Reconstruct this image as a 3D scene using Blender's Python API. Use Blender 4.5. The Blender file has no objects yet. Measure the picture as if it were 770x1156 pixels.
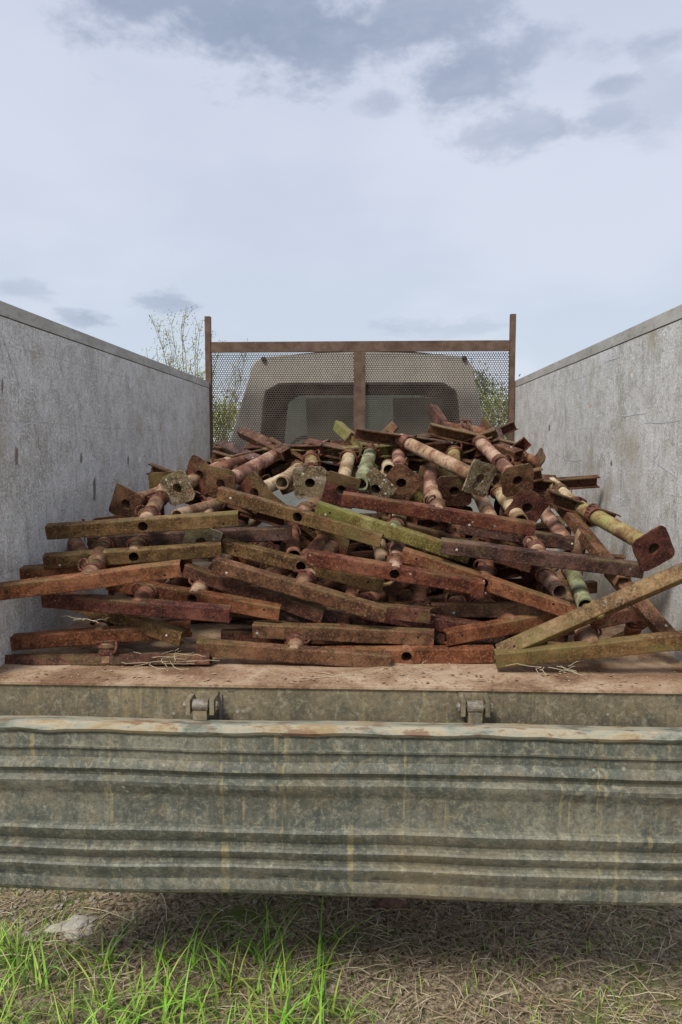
import bpy, bmesh, math, random
from mathutils import Vector, Matrix, noise
R = math.radians
random.seed(7)
sc = bpy.context.scene
col = sc.collection

# ------------------------------------------------------------------ camera
W0, H0, F = 770.0, 1156.0, 835.0
CAMZ = 1.675
YAW, PITCH = R(2.54), R(-5.13)
cam = bpy.data.cameras.new('camera'); co = bpy.data.objects.new('camera', cam); col.objects.link(co)
co.location = (0, 0, CAMZ)
co.rotation_euler = (R(90) + PITCH, 0, YAW)
cam.sensor_fit = 'VERTICAL'; cam.sensor_height = 36.0; cam.sensor_width = 24.0
cam.lens = F / H0 * 36.0
cam.clip_start = 0.05; cam.clip_end = 3000
sc.camera = co
CM = co.rotation_euler.to_matrix()
def ray(px, py):
    return (CM @ Vector(((px - W0/2)/F, -(py - H0/2)/F, -1))).normalized()
def at(px, py, Y):
    r = ray(px, py)
    return Vector((0, 0, CAMZ)) + r * (Y / r.y)

# ------------------------------------------------------------------ light
SUN_EL, SUN_AZ = R(50), R(-150)      # azimuth measured from +Y towards +X (where the sun stands)
sd = bpy.data.lights.new('sun', 'SUN'); so = bpy.data.objects.new('sun', sd); col.objects.link(so)
sd.energy = 2.6; sd.angle = R(16); sd.color = (1.0, 0.95, 0.87)
sv = Vector((math.sin(SUN_AZ)*math.cos(SUN_EL), math.cos(SUN_AZ)*math.cos(SUN_EL), math.sin(SUN_EL)))
so.rotation_euler = sv.to_track_quat('Z', 'Y').to_euler()
sc.view_settings.view_transform = 'Standard'; sc.view_settings.look = 'None'
sc.view_settings.exposure = 0.4; sc.view_settings.gamma = 1.0
sc.view_settings.use_curve_mapping = False

world = bpy.data.worlds.new('World'); sc.world = world; world.use_nodes = True
def build_world():
    nt = world.node_tree; nt.nodes.clear(); N = nt.nodes; L = nt.links
    out = N.new('ShaderNodeOutputWorld'); bg = N.new('ShaderNodeBackground'); bg.inputs[1].default_value = 0.10
    L.new(bg.outputs[0], out.inputs[0])
    sky = N.new('ShaderNodeTexSky'); sky.sky_type = 'NISHITA'; sky.sun_disc = False
    sky.sun_elevation = SUN_EL; sky.sun_rotation = SUN_AZ
    tc = N.new('ShaderNodeTexCoord')
    sep = N.new('ShaderNodeSeparateXYZ'); L.new(tc.outputs['Generated'], sep.inputs[0])
    def M(op, a, b=None, c=None, clamp=False):
        n = N.new('ShaderNodeMath'); n.operation = op; n.use_clamp = clamp
        for i, v in enumerate((a, b, c)):
            if v is None: continue
            if isinstance(v, (int, float)): n.inputs[i].default_value = v
            else: L.new(v, n.inputs[i])
        return n.outputs[0]
    zz = M('ADD', M('MAXIMUM', sep.outputs[2], 0.0), 0.22)
    cmb = N.new('ShaderNodeCombineXYZ')
    L.new(M('DIVIDE', sep.outputs[0], zz), cmb.inputs[0]); L.new(M('DIVIDE', sep.outputs[1], zz), cmb.inputs[1])
    def noise_(scale, detail, rough, w=0.0, dist=0.0):
        n = N.new('ShaderNodeTexNoise'); n.noise_dimensions = '4D'
        n.inputs['Scale'].default_value = scale; n.inputs['Detail'].default_value = detail
        n.inputs['Roughness'].default_value = rough; n.inputs['W'].default_value = w; n.inputs['Distortion'].default_value = dist
        L.new(cmb.outputs[0], n.inputs['Vector']); return n.outputs[0]
    def mr(v, a, b, c=0.0, d=1.0):
        n = N.new('ShaderNodeMapRange'); n.interpolation_type = 'SMOOTHSTEP'
        L.new(v, n.inputs[0])
        for i, k in enumerate((a, b, c, d)): n.inputs[i+1].default_value = k
        return n.outputs[0]
    fine = noise_(6.5, 12, 0.62, 3.1, 0.1)
    total = None
    # broken dark cloud banks, each anchored on its own direction in the sky: px, py, half width, half height, strength
    for (px, py, hw, hh, s) in ((310, 32, 190, 46, 1.0), (470, 30, 110, 38, .85), (150, -5, 110, 35, .9), (520, 82, 75, 40, .85), (620, 148, 100, 20, .6), (745, 110, 60, 36, .3), (735, 50, 50, 16, .5), (690, 95, 30, 12, .6),
                                (432, 116, 30, 15, .5), (192, 342, 40, 12, .6), (20, 327, 34, 11, .35), (100, 359, 30, 10, .6), (480, 372, 90, 12, .3)):
        c = ray(px, py)
        sb = N.new('ShaderNodeVectorMath'); sb.operation = 'SUBTRACT'; sb.inputs[1].default_value = c
        L.new(tc.outputs['Generated'], sb.inputs[0])
        ml = N.new('ShaderNodeVectorMath'); ml.operation = 'MULTIPLY'
        ml.inputs[1].default_value = (F/hw, 0.5, F/hh*1.05); L.new(sb.outputs[0], ml.inputs[0])
        ln = N.new('ShaderNodeVectorMath'); ln.operation = 'LENGTH'; L.new(ml.outputs[0], ln.inputs[0])
        m = mr(M('ADD', ln.outputs['Value'], M('MULTIPLY', M('SUBTRACT', fine, 0.5), 3.9)), 0.25, 1.15, s, 0.0)
        total = m if total is None else M('MAXIMUM', total, m)
    # general cloud cover away from the picture
    up = mr(sep.outputs[2], 0.52, 0.75)
    gen = M('MULTIPLY', mr(fine, 0.45, 0.7), up)
    back = M('MULTIPLY', mr(fine, 0.5, 0.72), mr(sep.outputs[1], 0.55, 0.2))
    total = M('MAXIMUM', total, M('MAXIMUM', gen, back))
    total = M('MULTIPLY', total, mr(fine, 0.2, 0.62, 0.6, 1.0), clamp=True)
    def mixc(f, a, b):
        n = N.new('ShaderNodeMix'); n.data_type = 'RGBA'
        if isinstance(f, float): n.inputs[0].default_value = f
        else: L.new(f, n.inputs[0])
        for i, v in ((6, a), (7, b)):
            if isinstance(v, tuple): n.inputs[i].default_value = (*v, 1)
            else: L.new(v, n.inputs[i])
        return n.outputs[2]
    K = 10.0   # Background strength is 0.1
    t = lambda r, g, b: (r*K, g*K, b*K)
    base = mixc(mr(sep.outputs[2], 0.0, 0.42), t(.47, .535, .61), t(.475, .51, .62))
    base = mixc(M('MULTIPLY', mr(noise_(0.9, 4, .5, 9.0), 0.46, 0.64), 0.75), base, t(.56, .59, .68))
    col_ = mixc(M('MULTIPLY', total, 0.95, clamp=True), base, t(.22, .27, .37))
    cover = mixc(0.92, sky.outputs[0], col_)
    L.new(cover, bg.inputs[0])
build_world()

# ------------------------------------------------------------------ helpers
def tag(o, label=None, cat=None, group=None, kind=None):
    for k, v in (('label', label), ('category', cat), ('group', group), ('kind', kind)):
        if v: o[k] = v
    return o
def link(name, me, parent=None):
    o = bpy.data.objects.new(name, me); col.objects.link(o)
    if parent: o.parent = parent
    return o
def empty(name, M=None):
    o = bpy.data.objects.new(name, None); col.objects.link(o); o.empty_display_size = .1
    if M is not None: o.matrix_world = M
    return o
def fin(name, bm, mats, parent=None, smooth=None):
    if not isinstance(mats, (list, tuple)): mats = [mats]
    bmesh.ops.recalc_face_normals(bm, faces=bm.faces)
    me = bpy.data.meshes.new(name); bm.to_mesh(me); bm.free()
    for m in mats: me.materials.append(m)
    if smooth is not None:
        me.shade_smooth(); me.set_sharp_from_angle(angle=R(smooth))
    return link(name, me, parent)
def box(bm, x0, x1, y0, y1, z0, z1, mi=0, M=None):
    vs = [bm.verts.new((x, y, z)) for x in (x0, x1) for y in (y0, y1) for z in (z0, z1)]
    fs = [(0,1,3,2), (4,6,7,5), (0,4,5,1), (2,3,7,6), (0,2,6,4), (1,5,7,3)]
    for f in fs:
        q = bm.faces.new([vs[i] for i in f]); q.material_index = mi
    if M: bmesh.ops.transform(bm, matrix=M, verts=vs)
    return vs
def bevel(bm, w, seg=2, ang=40):
    es = [e for e in bm.edges if len(e.link_faces) == 2 and e.calc_face_angle(0) > R(ang)]
    bmesh.ops.bevel(bm, geom=es, offset=w, segments=seg, affect='EDGES', clamp_overlap=True)
def frame_for(d):
    d = d.normalized(); u = d.orthogonal().normalized(); return u, d.cross(u)
def tube_path(bm, pts, radii, n=8, mi=0, cap=True):
    rings = []
    pu = None
    for i, p in enumerate(pts):
        p = Vector(p)
        d = (Vector(pts[min(i+1, len(pts)-1)]) - Vector(pts[max(i-1, 0)])).normalized()
        if pu is None: pu = d.orthogonal().normalized()
        pu = (pu - d*pu.dot(d)).normalized(); v = d.cross(pu)
        r = radii[i] if isinstance(radii, (list, tuple)) else radii
        rings.append([bm.verts.new(p + (pu*math.cos(2*math.pi*k/n) + v*math.sin(2*math.pi*k/n))*r) for k in range(n)])
    for a, b in zip(rings, rings[1:]):
        for k in range(n):
            f = bm.faces.new((a[k], a[(k+1) % n], b[(k+1) % n], b[k])); f.material_index = mi
    if cap:
        for rg in (rings[0], rings[-1]):
            try: bm.faces.new(rg).material_index = mi
            except ValueError: pass
def torus(bm, c, R0, r0, M, n=18, m=6, mi=0, wob=0.0):
    c = Vector(c); rings = []
    for i in range(n):
        a = 2*math.pi*i/n; rr = R0*(1 + wob*math.sin(2*a+1))
        rings.append([bm.verts.new(c + M @ Vector(((rr + r0*math.cos(b))*math.cos(a), r0*math.sin(b), (rr + r0*math.cos(b))*math.sin(a))))
                      for b in [2*math.pi*k/m for k in range(m)]])
    for i in range(n):
        a, b = rings[i], rings[(i+1) % n]
        for k in range(m):
            bm.faces.new((a[k], a[(k+1) % m], b[(k+1) % m], b[k])).material_index = mi

# ------------------------------------------------------------------ materials
class NT:
    def __init__(s, name):
        s.m = bpy.data.materials.new(name); s.m.use_nodes = True
        s.N = s.m.node_tree.nodes; s.L = s.m.node_tree.links
        s.b = s.N['Principled BSDF']
        s.tc = s.N.new('ShaderNodeTexCoord')
    def vec(s, scale=(1,1,1), rnd=True, out='Object'):
        mp = s.N.new('ShaderNodeMapping'); mp.inputs['Scale'].default_value = scale
        s.L.new(s.tc.outputs[out], mp.inputs[0])
        if rnd:
            oi = s.N.new('ShaderNodeObjectInfo'); ml = s.N.new('ShaderNodeMath'); ml.operation = 'MULTIPLY'; ml.inputs[1].default_value = 37.0
            s.L.new(oi.outputs['Random'], ml.inputs[0]); s.L.new(ml.outputs[0], mp.inputs['Location'])
        return mp.outputs[0]
    def noise(s, v, scale, detail=4, rough=.55, dist=0.0):
        n = s.N.new('ShaderNodeTexNoise'); s.L.new(v, n.inputs['Vector'])
        n.inputs['Scale'].default_value = scale; n.inputs['Detail'].default_value = detail
        n.inputs['Roughness'].default_value = rough; n.inputs['Distortion'].default_value = dist
        return n.outputs[0]
    def voro(s, v, scale, feat='F1'):
        n = s.N.new('ShaderNodeTexVoronoi'); n.feature = feat; s.L.new(v, n.inputs['Vector']); n.inputs['Scale'].default_value = scale
        return n.outputs[0]
    def mr(s, v, a, b, c=0.0, d=1.0):
        n = s.N.new('ShaderNodeMapRange'); s.L.new(v, n.inputs[0])
        for i, k in enumerate((a, b, c, d)): n.inputs[i+1].default_value = k
        return n.outputs[0]
    def math(s, op, a, b=None):
        n = s.N.new('ShaderNodeMath'); n.operation = op
        for i, v in enumerate((a, b)):
            if v is None: continue
            if isinstance(v, (int, float)): n.inputs[i].default_value = v
            else: s.L.new(v, n.inputs[i])
        return n.outputs[0]
    def ramp(s, v, stops):
        n = s.N.new('ShaderNodeValToRGB'); s.L.new(v, n.inputs[0]); e = n.color_ramp.elements
        while len(e) < len(stops): e.new(.5)
        for k, (p, c) in zip(e, stops): k.position = p; k.color = (*c, 1)
        return n.outputs[0]
    def mix(s, f, a, b, mode='MIX'):
        n = s.N.new('ShaderNodeMix'); n.data_type = 'RGBA'; n.blend_type = mode
        if isinstance(f, (int, float)): n.inputs[0].default_value = f
        else: s.L.new(f, n.inputs[0])
        for i, v in ((6, a), (7, b)):
            if isinstance(v, tuple): n.inputs[i].default_value = (*v, 1)
            else: s.L.new(v, n.inputs[i])
        return n.outputs[2]
    def done(s, c, rough=.8, metal=0.0, bump=None, bd=.002, bs=.6, spec=.3):
        if isinstance(c, tuple): s.b.inputs['Base Color'].default_value = (*c, 1)
        else: s.L.new(c, s.b.inputs['Base Color'])
        if isinstance(rough, (int, float)): s.b.inputs['Roughness'].default_value = rough
        else: s.L.new(rough, s.b.inputs['Roughness'])
        s.b.inputs['Metallic'].default_value = metal
        s.b.inputs['Specular IOR Level'].default_value = spec
        if bump is not None:
            b = s.N.new('ShaderNodeBump'); b.inputs['Strength'].default_value = bs; b.inputs['Distance'].default_value = bd
            s.L.new(bump, b.inputs['Height']); s.L.new(b.outputs[0], s.b.inputs['Normal'])
        return s.m
def sat(c, k=1.0): return tuple(x*k for x in c)
def rust(name, c1, c2, c3, moss=(.15,.125,.04), mossy=.3, lichen=.25, scale=9):
    def k_(c, g=.64, q=1.18):
        l = sum(c)/3; return tuple(max(.008, (l + (x-l)*q)*g*w) for x, w in zip(c, (.94, .88, 1.0)))
    c1, c2, c3 = k_(c1, .65), k_(c2), k_(c3, .9)
    t = NT(name); v = t.vec()
    big = t.noise(t.vec((.7, 1, 1)), scale, 6, .66, .5); fine = t.noise(v, 150, 4, .7); mid = t.noise(v, 34, 5, .72, .4)
    c = t.ramp(big, [(.36, c1), (.5, c2), (.64, c3)])
    c = t.mix(t.mr(mid, .50, .62, 0, .5), c, sat(c1, .55))
    c = t.mix(t.mr(mid, .47, .38, 0, .35), c, sat(c3, 1.1))
    c = t.mix(t.mr(t.noise(v, 17, 6, .75, .8), .52, .60, 0, .35), c, sat(c1, .6))
    c = t.mix(t.mr(fine, .54, .64, 0, .6), c, sat(c3, 1.45))
    c = t.mix(t.mr(fine, .46, .34, 0, .5), c, sat(c1, .45))
    # bright orange bloom in small patches, as fresh rust shows through
    c = t.mix(t.math('MULTIPLY', t.mr(t.noise(v, 13, 5, .7), .55, .66), .35), c, (.22, .075, .04))
    mz = t.noise(t.vec((.5, 1, 1)), 6.5, 5, .65)
    mm = t.math('MULTIPLY', t.math('MULTIPLY', t.mr(mz, .64 - mossy*.2, .76 - mossy*.2), t.mr(mid, .38, .56, .15, 1)), .8)
    c = t.mix(mm, c, moss)
    sz = t.N.new('ShaderNodeSeparateXYZ'); t.L.new(t.tc.outputs['Object'], sz.inputs[0])
    top = t.math('MULTIPLY', t.mr(sz.outputs[2], .010, .026), t.mr(t.noise(t.vec((.3, 1, 1)), 13, 5, .65), .48, .58, .0, .42))
    c = t.mix(top, c, (.17, .145, .055))
    pit = t.mr(t.voro(v, 95), .28, .12)
    c = t.mix(t.math('MULTIPLY', pit, t.mr(mid, .46, .56, 0, .7)), c, sat(c1, .35))
    # pale crusty lichen: sparse spots
    sp = t.math('MULTIPLY', t.mr(t.voro(v, 34), .2, .12), t.mr(t.noise(v, 5, 3, .6), .70 - lichen*.2, .74 - lichen*.2))
    c = t.mix(sp, c, (.47, .45, .36))
    pin = t.math('MULTIPLY', t.mr(t.voro(v, 60), .11, .07), t.mr(t.noise(v, 14, 2, .5), .62, .66))
    c = t.mix(pin, c, (.5, .46, .4))
    h = t.math('ADD', t.math('MULTIPLY', fine, .5), t.math('ADD', t.math('MULTIPLY', mid, .8), t.math('MULTIPLY', sp, .6)))
    return t.done(c, t.mr(mid, .35, .65, .5, .82), 0.0, h, .0016, .6, .22)
RU = {
 'brown':  rust('brown rust', (.070,.038,.023), (.150,.080,.043), (.24,.145,.08), mossy=.25),
 'orange': rust('orange rust', (.10,.042,.022), (.20,.082,.040), (.30,.15,.08), mossy=.2),
 'olive':  rust('olive stained rust', (.085,.050,.024), (.17,.105,.046), (.27,.185,.085), mossy=.55),
 'maroon': rust('maroon rust', (.055,.022,.017), (.105,.040,.029), (.18,.085,.058), mossy=.05),
 'plum':   rust('dark plum rust', (.045,.026,.020), (.090,.052,.037), (.165,.105,.078), mossy=.0),
 'red':    rust('red brown rust', (.075,.028,.018), (.145,.050,.030), (.235,.11,.065), mossy=.05, lichen=.6),
 'moss':   rust('moss covered rust', (.12,.085,.03), (.20,.17,.05), (.30,.28,.12), moss=(.165,.18,.04), mossy=.75, lichen=.7),
 'dark':   rust('dark brown rust', (.055,.026,.016), (.11,.052,.032), (.18,.095,.06), mossy=.2),
 'crust':  rust('lichen crusted rust',  (.10,.06,.03), (.25,.19,.10), (.50,.45,.32), moss=(.30,.28,.14), mossy=.7, lichen=1.6),
}
def tubemat(name, a, b, c, mossy=.2, moss=(.27,.24,.09)):
    t = NT(name); v = t.vec()
    big = t.noise(v, 11, 4, .6, .3); fine = t.noise(v, 70, 4, .7)
    a, b, c = sat(a, .6), sat(b, .76), sat(c, .86)
    k = t.ramp(big, [(.4, a), (.5, b), (.6, c)])
    k = t.mix(t.mr(fine, .5, .66, 0, .6), k, sat(a, .45))
    k = t.mix(t.mr(t.noise(v, 26, 4, .7), .56, .66, 0, .8), k, (.17, .06, .03))
    k = t.mix(t.mr(t.noise(v, 8, 4, .6), .66 - mossy*.22, .74 - mossy*.22, 0, .75), k, moss)
    return t.done(k, .85, 0, fine, .002, .6, .25)
TU = {
 'tan':   tubemat('tan flaking tube', (.23,.12,.065), (.37,.215,.125), (.48,.33,.215)),
 'pink':  tubemat('pinkish rusty tube', (.22,.105,.068), (.38,.20,.135), (.52,.35,.25), .05),
 'cream': tubemat('cream tube', (.36,.23,.12), (.52,.38,.22), (.60,.49,.32), .25),
 'green': tubemat('pale green tube', (.22,.20,.10), (.31,.33,.18), (.42,.42,.26), .3, (.27,.30,.14)),
 'moss':  tubemat('mossy orange tube', (.22,.12,.05), (.33,.22,.095), (.38,.32,.14), .55, (.27,.26,.08)),
 'rust':  tubemat('rust tube', (.14,.055,.03), (.24,.10,.055), (.34,.17,.10), .05),
}
RING = rust('ring rust', (.08,.035,.024), (.15,.06,.04), (.24,.12,.08), mossy=0, lichen=.1, scale=20)
HOLED = NT('small dark bolt hole').done((.015,.012,.01), .9)
STUD = NT('pale stud').done((.55,.5,.43), .8)

def panel_mat():
    t = NT('weathered grey panel'); v = t.vec(rnd=False)
    st = t.vec((1, 2.2, .22), rnd=False)
    streak = t.noise(st, 24, 5, .7, .5); blot = t.noise(v, 4.0, 8, .72, 1.2); fine = t.noise(v, 120, 4, .75)
    c = t.ramp(blot, [(.36, (.35,.33,.275)), (.49, (.51,.495,.45)), (.62, (.63,.615,.575))])
    c = t.mix(t.mr(streak, .51, .62, 0, .35), c, (.68,.67,.64))
    c = t.mix(t.mr(streak, .47, .37, 0, .22), c, (.26,.24,.20))
    c = t.mix(t.mr(fine, .53, .63, 0, .75), c, (.86,.855,.83))
    c = t.mix(t.mr(fine, .46, .36, 0, .75), c, (.17,.16,.135))
    # many fine curly scratches: thin iso-lines of stretched noises
    for i, (sc_, k, w) in enumerate((((1, 1, 1), 5.5, .005), ((1, .6, 1.8), 13, .008), ((1, 2.4, .6), 11, .008), ((1, 1.4, .5), 21, .012), ((1, 1, 1.3), 30, .016), ((1, 1.8, .8), 24, .014))):
        n = t.noise(t.vec(sc_, rnd=False), k, 3.0, .6, .8 + .3*i)
        d = t.math('ABSOLUTE', t.math('SUBTRACT', n, .5 + .035*(i-1)))
        msk = t.mr(t.noise(v, 3.1 + i, 5, .65), .44, .52)
        c = t.mix(t.math('MULTIPLY', t.mr(d, w, 0, 0, .95), msk), c, (.92,.92,.91))
    pat = t.noise(v, 13, 6, .75, 1.5)
    c = t.mix(t.mr(pat, .53, .62, 0, .4), c, (.75,.745,.72))
    c = t.mix(t.mr(pat, .46, .36, 0, .45), c, (.27,.26,.225))
    # dark gouges running down
    g = t.noise(t.vec((1, 5, .55), rnd=False), 6, 4, .6, .2)
    c = t.mix(t.mr(g, .67, .71, 0, .25), c, (.085,.075,.06))
    # ochre and rusty stains
    c = t.mix(t.mr(t.noise(v, 3.4, 4, .55), .56, .68, 0, .5), c, (.36,.30,.19))
    c = t.mix(t.mr(t.noise(t.vec((1, 1.3, 3.2), rnd=False), 2.6, 5, .6), .67, .74, 0, .6), c, (.44,.21,.07))
    # board seams
    sep = t.N.new('ShaderNodeSeparateXYZ'); t.L.new(t.tc.outputs['Object'], sep.inputs[0])
    wob = t.math('MULTIPLY', t.noise(v, 1.5, 2), .02)
    seam = t.math('FRACT', t.math('MULTIPLY', t.math('ADD', sep.outputs[2], wob), 1/.235))
    sm = t.math('MULTIPLY', t.mr(t.math('ABSOLUTE', t.math('SUBTRACT', seam, .5)), .011, .004), t.mr(t.noise(v, 1.3, 3), .4, .5))
    c = t.mix(t.math('MULTIPLY', sm, .22), c, (.09,.085,.075))
    h = t.math('SUBTRACT', t.math('ADD', t.math('MULTIPLY', fine, .4), streak), t.math('MULTIPLY', sm, .1))
    return t.done(c, t.mr(streak, .3, .7, .5, .8), .0, h, .003, .5, .4)
PANEL = panel_mat()
def rail_mat():
    t = NT('dull rail metal'); v = t.vec((1, .4, 1), rnd=False)
    a = t.noise(v, 9, 5, .65); f = t.noise(v, 60, 4, .7)
    c = t.ramp(a, [(.35, (.35,.335,.29)), (.55, (.46,.445,.40)), (.7, (.56,.545,.50))])
    c = t.mix(t.mr(f, .55, .7, 0, .6), c, (.17,.13,.09))
    return t.done(c, .7, 0, f, .002, .5)
RAIL = rail_mat()
def gate_mat(name, base, light, dark, yellow=1.0):
    t = NT(name); v = t.vec(rnd=False)
    st = t.vec((2.2, 1, .22), rnd=False)
    blot = t.noise(v, 3.0, 6, .65, .5); streak = t.noise(st, 16, 5, .7, .3); fine = t.noise(v, 90, 4, .75)
    mid = t.noise(v, 20, 5, .7, .4)
    c = t.ramp(blot, [(.33, dark), (.5, base), (.68, light)])
    c = t.mix(t.mr(streak, .51, .62, 0, .25), c, sat(light, 1.2))
    c = t.mix(t.mr(streak, .48, .38, 0, .3), c, sat(dark, .7))
    c = t.mix(t.mr(mid, .52, .62, 0, .55), c, (.17,.135,.08))
    c = t.mix(t.mr(mid, .48, .38, 0, .5), c, (.07,.085,.07))
    c = t.mix(t.mr(fine, .54, .64, 0, .35), c, sat(light, 1.5))
    c = t.mix(t.mr(fine, .46, .36, 0, .45), c, sat(dark, .5))
    # ochre paint drips
    d = t.noise(t.vec((5.5, 1, .16), rnd=False), 6, 3, .6, .1)
    dm = t.math('MULTIPLY', t.mr(d, .6, .65), t.mr(t.noise(v, 11, 4, .7), .42, .6))
    c = t.mix(t.math('MULTIPLY', dm, .45*yellow), c, (.46,.37,.15))
    br = t.noise(t.vec((1, 1, 1), rnd=False), 2.1, 4, .6)
    c = t.mix(t.mr(br, .53, .7, 0, .6), c, (.25,.20,.115))
    ch = t.noise(v, 38, 6, .8, .6)
    c = t.mix(t.mr(ch, .55, .6, 0, .5), c, (.33,.31,.22))
    c = t.mix(t.mr(ch, .45, .4, 0, .5), c, (.06,.06,.045))
    w = t.math('MULTIPLY', t.mr(t.voro(v, 26), .16, .09), t.mr(t.noise(v, 4.2, 3), .56, .64))
    c = t.mix(t.math('MULTIPLY', w, .7), c, (.42,.42,.36))
    return t.done(c, t.mr(mid, .3, .7, .5, .85), 0, t.math('ADD', mid, t.math('MULTIPLY', fine, .6)), .0015, .5, .4)
GATE = gate_mat('green grey tailgate paint', (.125,.125,.098), (.23,.22,.16), (.07,.08,.065))
SILL = gate_mat('grimy sill paint', (.155,.125,.075), (.25,.20,.12), (.085,.075,.05), .6)
def lip_mat():
    t = NT('worn pale lip'); v = t.vec((.35, 1, 1), rnd=False)
    a = t.noise(v, 14, 5, .65, .4); f = t.noise(t.vec(rnd=False), 80, 4, .7)
    c = t.ramp(a, [(.38, (.30,.22,.115)), (.46, (.37,.32,.22)), (.53, (.28,.28,.22)), (.60, (.13,.14,.105))])
    c = t.mix(t.mr(t.noise(v, 30, 5, .7), .54, .60, 0, .8), c, (.20,.10,.055))
    c = t.mix(t.mr(f, .56, .7, 0, .6), c, (.2,.17,.11))
    return t.done(c, .7, 0, f, .002, .5)
LIP = lip_mat()
def floor_mat():
    t = NT('rusty bed floor'); v = t.vec(rnd=False)
    a = t.noise(v, 6, 6, .65, .5); f = t.noise(v, 110, 5, .75); m = t.noise(v, 26, 6, .75, .8)
    c = t.ramp(a, [(.38, (.20,.115,.065)), (.5, (.34,.225,.14)), (.62, (.46,.345,.235))])
    c = t.mix(t.mr(m, .55, .62, 0, .6), c, (.18,.085,.05))
    c = t.mix(t.mr(f, .55, .7, 0, .7), c, (.55,.42,.30))
    c = t.mix(t.mr(f, .44, .3, 0, .7), c, (.12,.06,.04))
    return t.done(c, .92, 0, t.math('ADD', f, m), .004, .7, .2)
FLOOR = floor_mat()
def simple(name, c1, c2, scale=12, rough=.7, metal=0.0, spec=.3):
    t = NT(name); v = t.vec(rnd=False); a = t.noise(v, scale, 5, .65); f = t.noise(v, scale*7, 4, .7)
    c = t.mix(t.mr(a, .35, .65), c1, c2)
    c = t.mix(t.mr(f, .55, .7, 0, .4), c, sat(c1, .5))
    return t.done(c, rough, metal, f, .002, .4, spec)
FRAME = simple('brown frame steel', (.075,.042,.028), (.15,.095,.065), 14)
MESHM = simple('perforated grey steel', (.055,.042,.034), (.10,.078,.062), 6, .75)
HEADP = simple('headboard sheet', (.17,.19,.185), (.26,.27,.255), 8)
CAB = simple('faded cab paint', (.36,.33,.28), (.46,.425,.37), 5, .6)
CABIN = simple('cab trim', (.03,.024,.02), (.07,.05,.04), 9)
RUBBER = simple('tyre rubber', (.02,.02,.02), (.035,.034,.032), 20, .9)
STEEL = simple('dull steel', (.13,.10,.065), (.27,.25,.21), 60, .65, .2)
CHASSIS = simple('chassis black', (.03,.028,.025), (.07,.05,.04), 12)
SEAT = simple('seat cloth', (.5,.53,.44), (.62,.64,.55), 9)
SCRATCH = NT('bare scratched metal').done((.62,.63,.64), .6)
GOUGE = NT('black gouge').done((.22,.19,.16), .8)
REDL = NT('red lens').done((.35,.02,.02), .3)
def glass_mat():
    t = NT('dusty window glass'); t.b.inputs['Transmission Weight'].default_value = 0.0
    m = t.N.new('ShaderNodeMixShader'); tr = t.N.new('ShaderNodeBsdfTransparent'); tr.inputs[0].default_value = (.55,.58,.52,1)
    gl = t.N.new('ShaderNodeBsdfPrincipled'); gl.inputs['Base Color'].default_value = (.22,.17,.13,1); gl.inputs['Roughness'].default_value = .25
    n = t.noise(t.vec(rnd=False), 3, 4, .6); t.L.new(t.mr(n, .35, .65, .05, .22), m.inputs[0])
    t.L.new(tr.outputs[0], m.inputs[1]); t.L.new(gl.outputs[0], m.inputs[2])
    t.L.new(m.outputs[0], t.N['Material Output'].inputs[0]); return t.m
GLASS = glass_mat()
SCREEN = glass_mat(); SCREEN.name = 'tinted windscreen'
for n_ in SCREEN.node_tree.nodes:
    if n_.type == 'BSDF_TRANSPARENT': n_.inputs[0].default_value = (.26,.26,.21,1)


# ------------------------------------------------------------------ ground
def hgt(x, y):
    k = math.exp(-((x*x + (y-2.4)**2)/60))
    return (noise.noise(Vector((x*1.2, y*1.2, 0)))*.035 + noise.noise(Vector((x*6, y*6, 3)))*.012 + noise.noise(Vector((x*19, y*19, 5)))*.006)*k + \
           noise.noise(Vector((x*.03, y*.03, 7)))*.5*(1-k)*min(1, (abs(x)+abs(y-3))/40) - .0
def ground():
    bm = bmesh.new()
    def ax(c, fine, n, grow, far):
        a = [0.0]; s = fine
        for i in range(n): a.append(a[-1] + s)
        while a[-1] < far: s *= grow; a.append(a[-1] + s)
        return sorted([c - v for v in a[1:]] + [c + v for v in a])
    xs = ax(-.1, .025, 62, 1.16, 1200); ys = ax(2.4, .025, 36, 1.16, 1200)
    g = [[bm.verts.new((x, y, hgt(x, y))) for y in ys] for x in xs]
    for i in range(len(xs)-1):
        for j in range(len(ys)-1):
            bm.faces.new((g[i][j], g[i+1][j], g[i+1][j+1], g[i][j+1]))
    t = NT('field soil and short grass'); v = t.vec(rnd=False)
    a = t.noise(v, 1.6, 6, .65, .5); f = t.noise(v, 55, 5, .75); m = t.noise(v, 9, 5, .7)
    c = t.ramp(f, [(.38, (.06,.042,.028)), (.47, (.20,.15,.10)), (.55, (.38,.30,.20)), (.63, (.56,.48,.35))])
    far = t.noise(v, .35, 5, .6)
    c = t.mix(t.math('MULTIPLY', t.mr(a, .45, .62), t.mr(m, .4, .6)), c, (.13,.17,.045))
    gm = t.done(c, .95, 0, t.math('ADD', f, m), .02, .8, .1)
    return tag(fin('ground', bm, gm, smooth=80), kind='structure')
ground()

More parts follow.
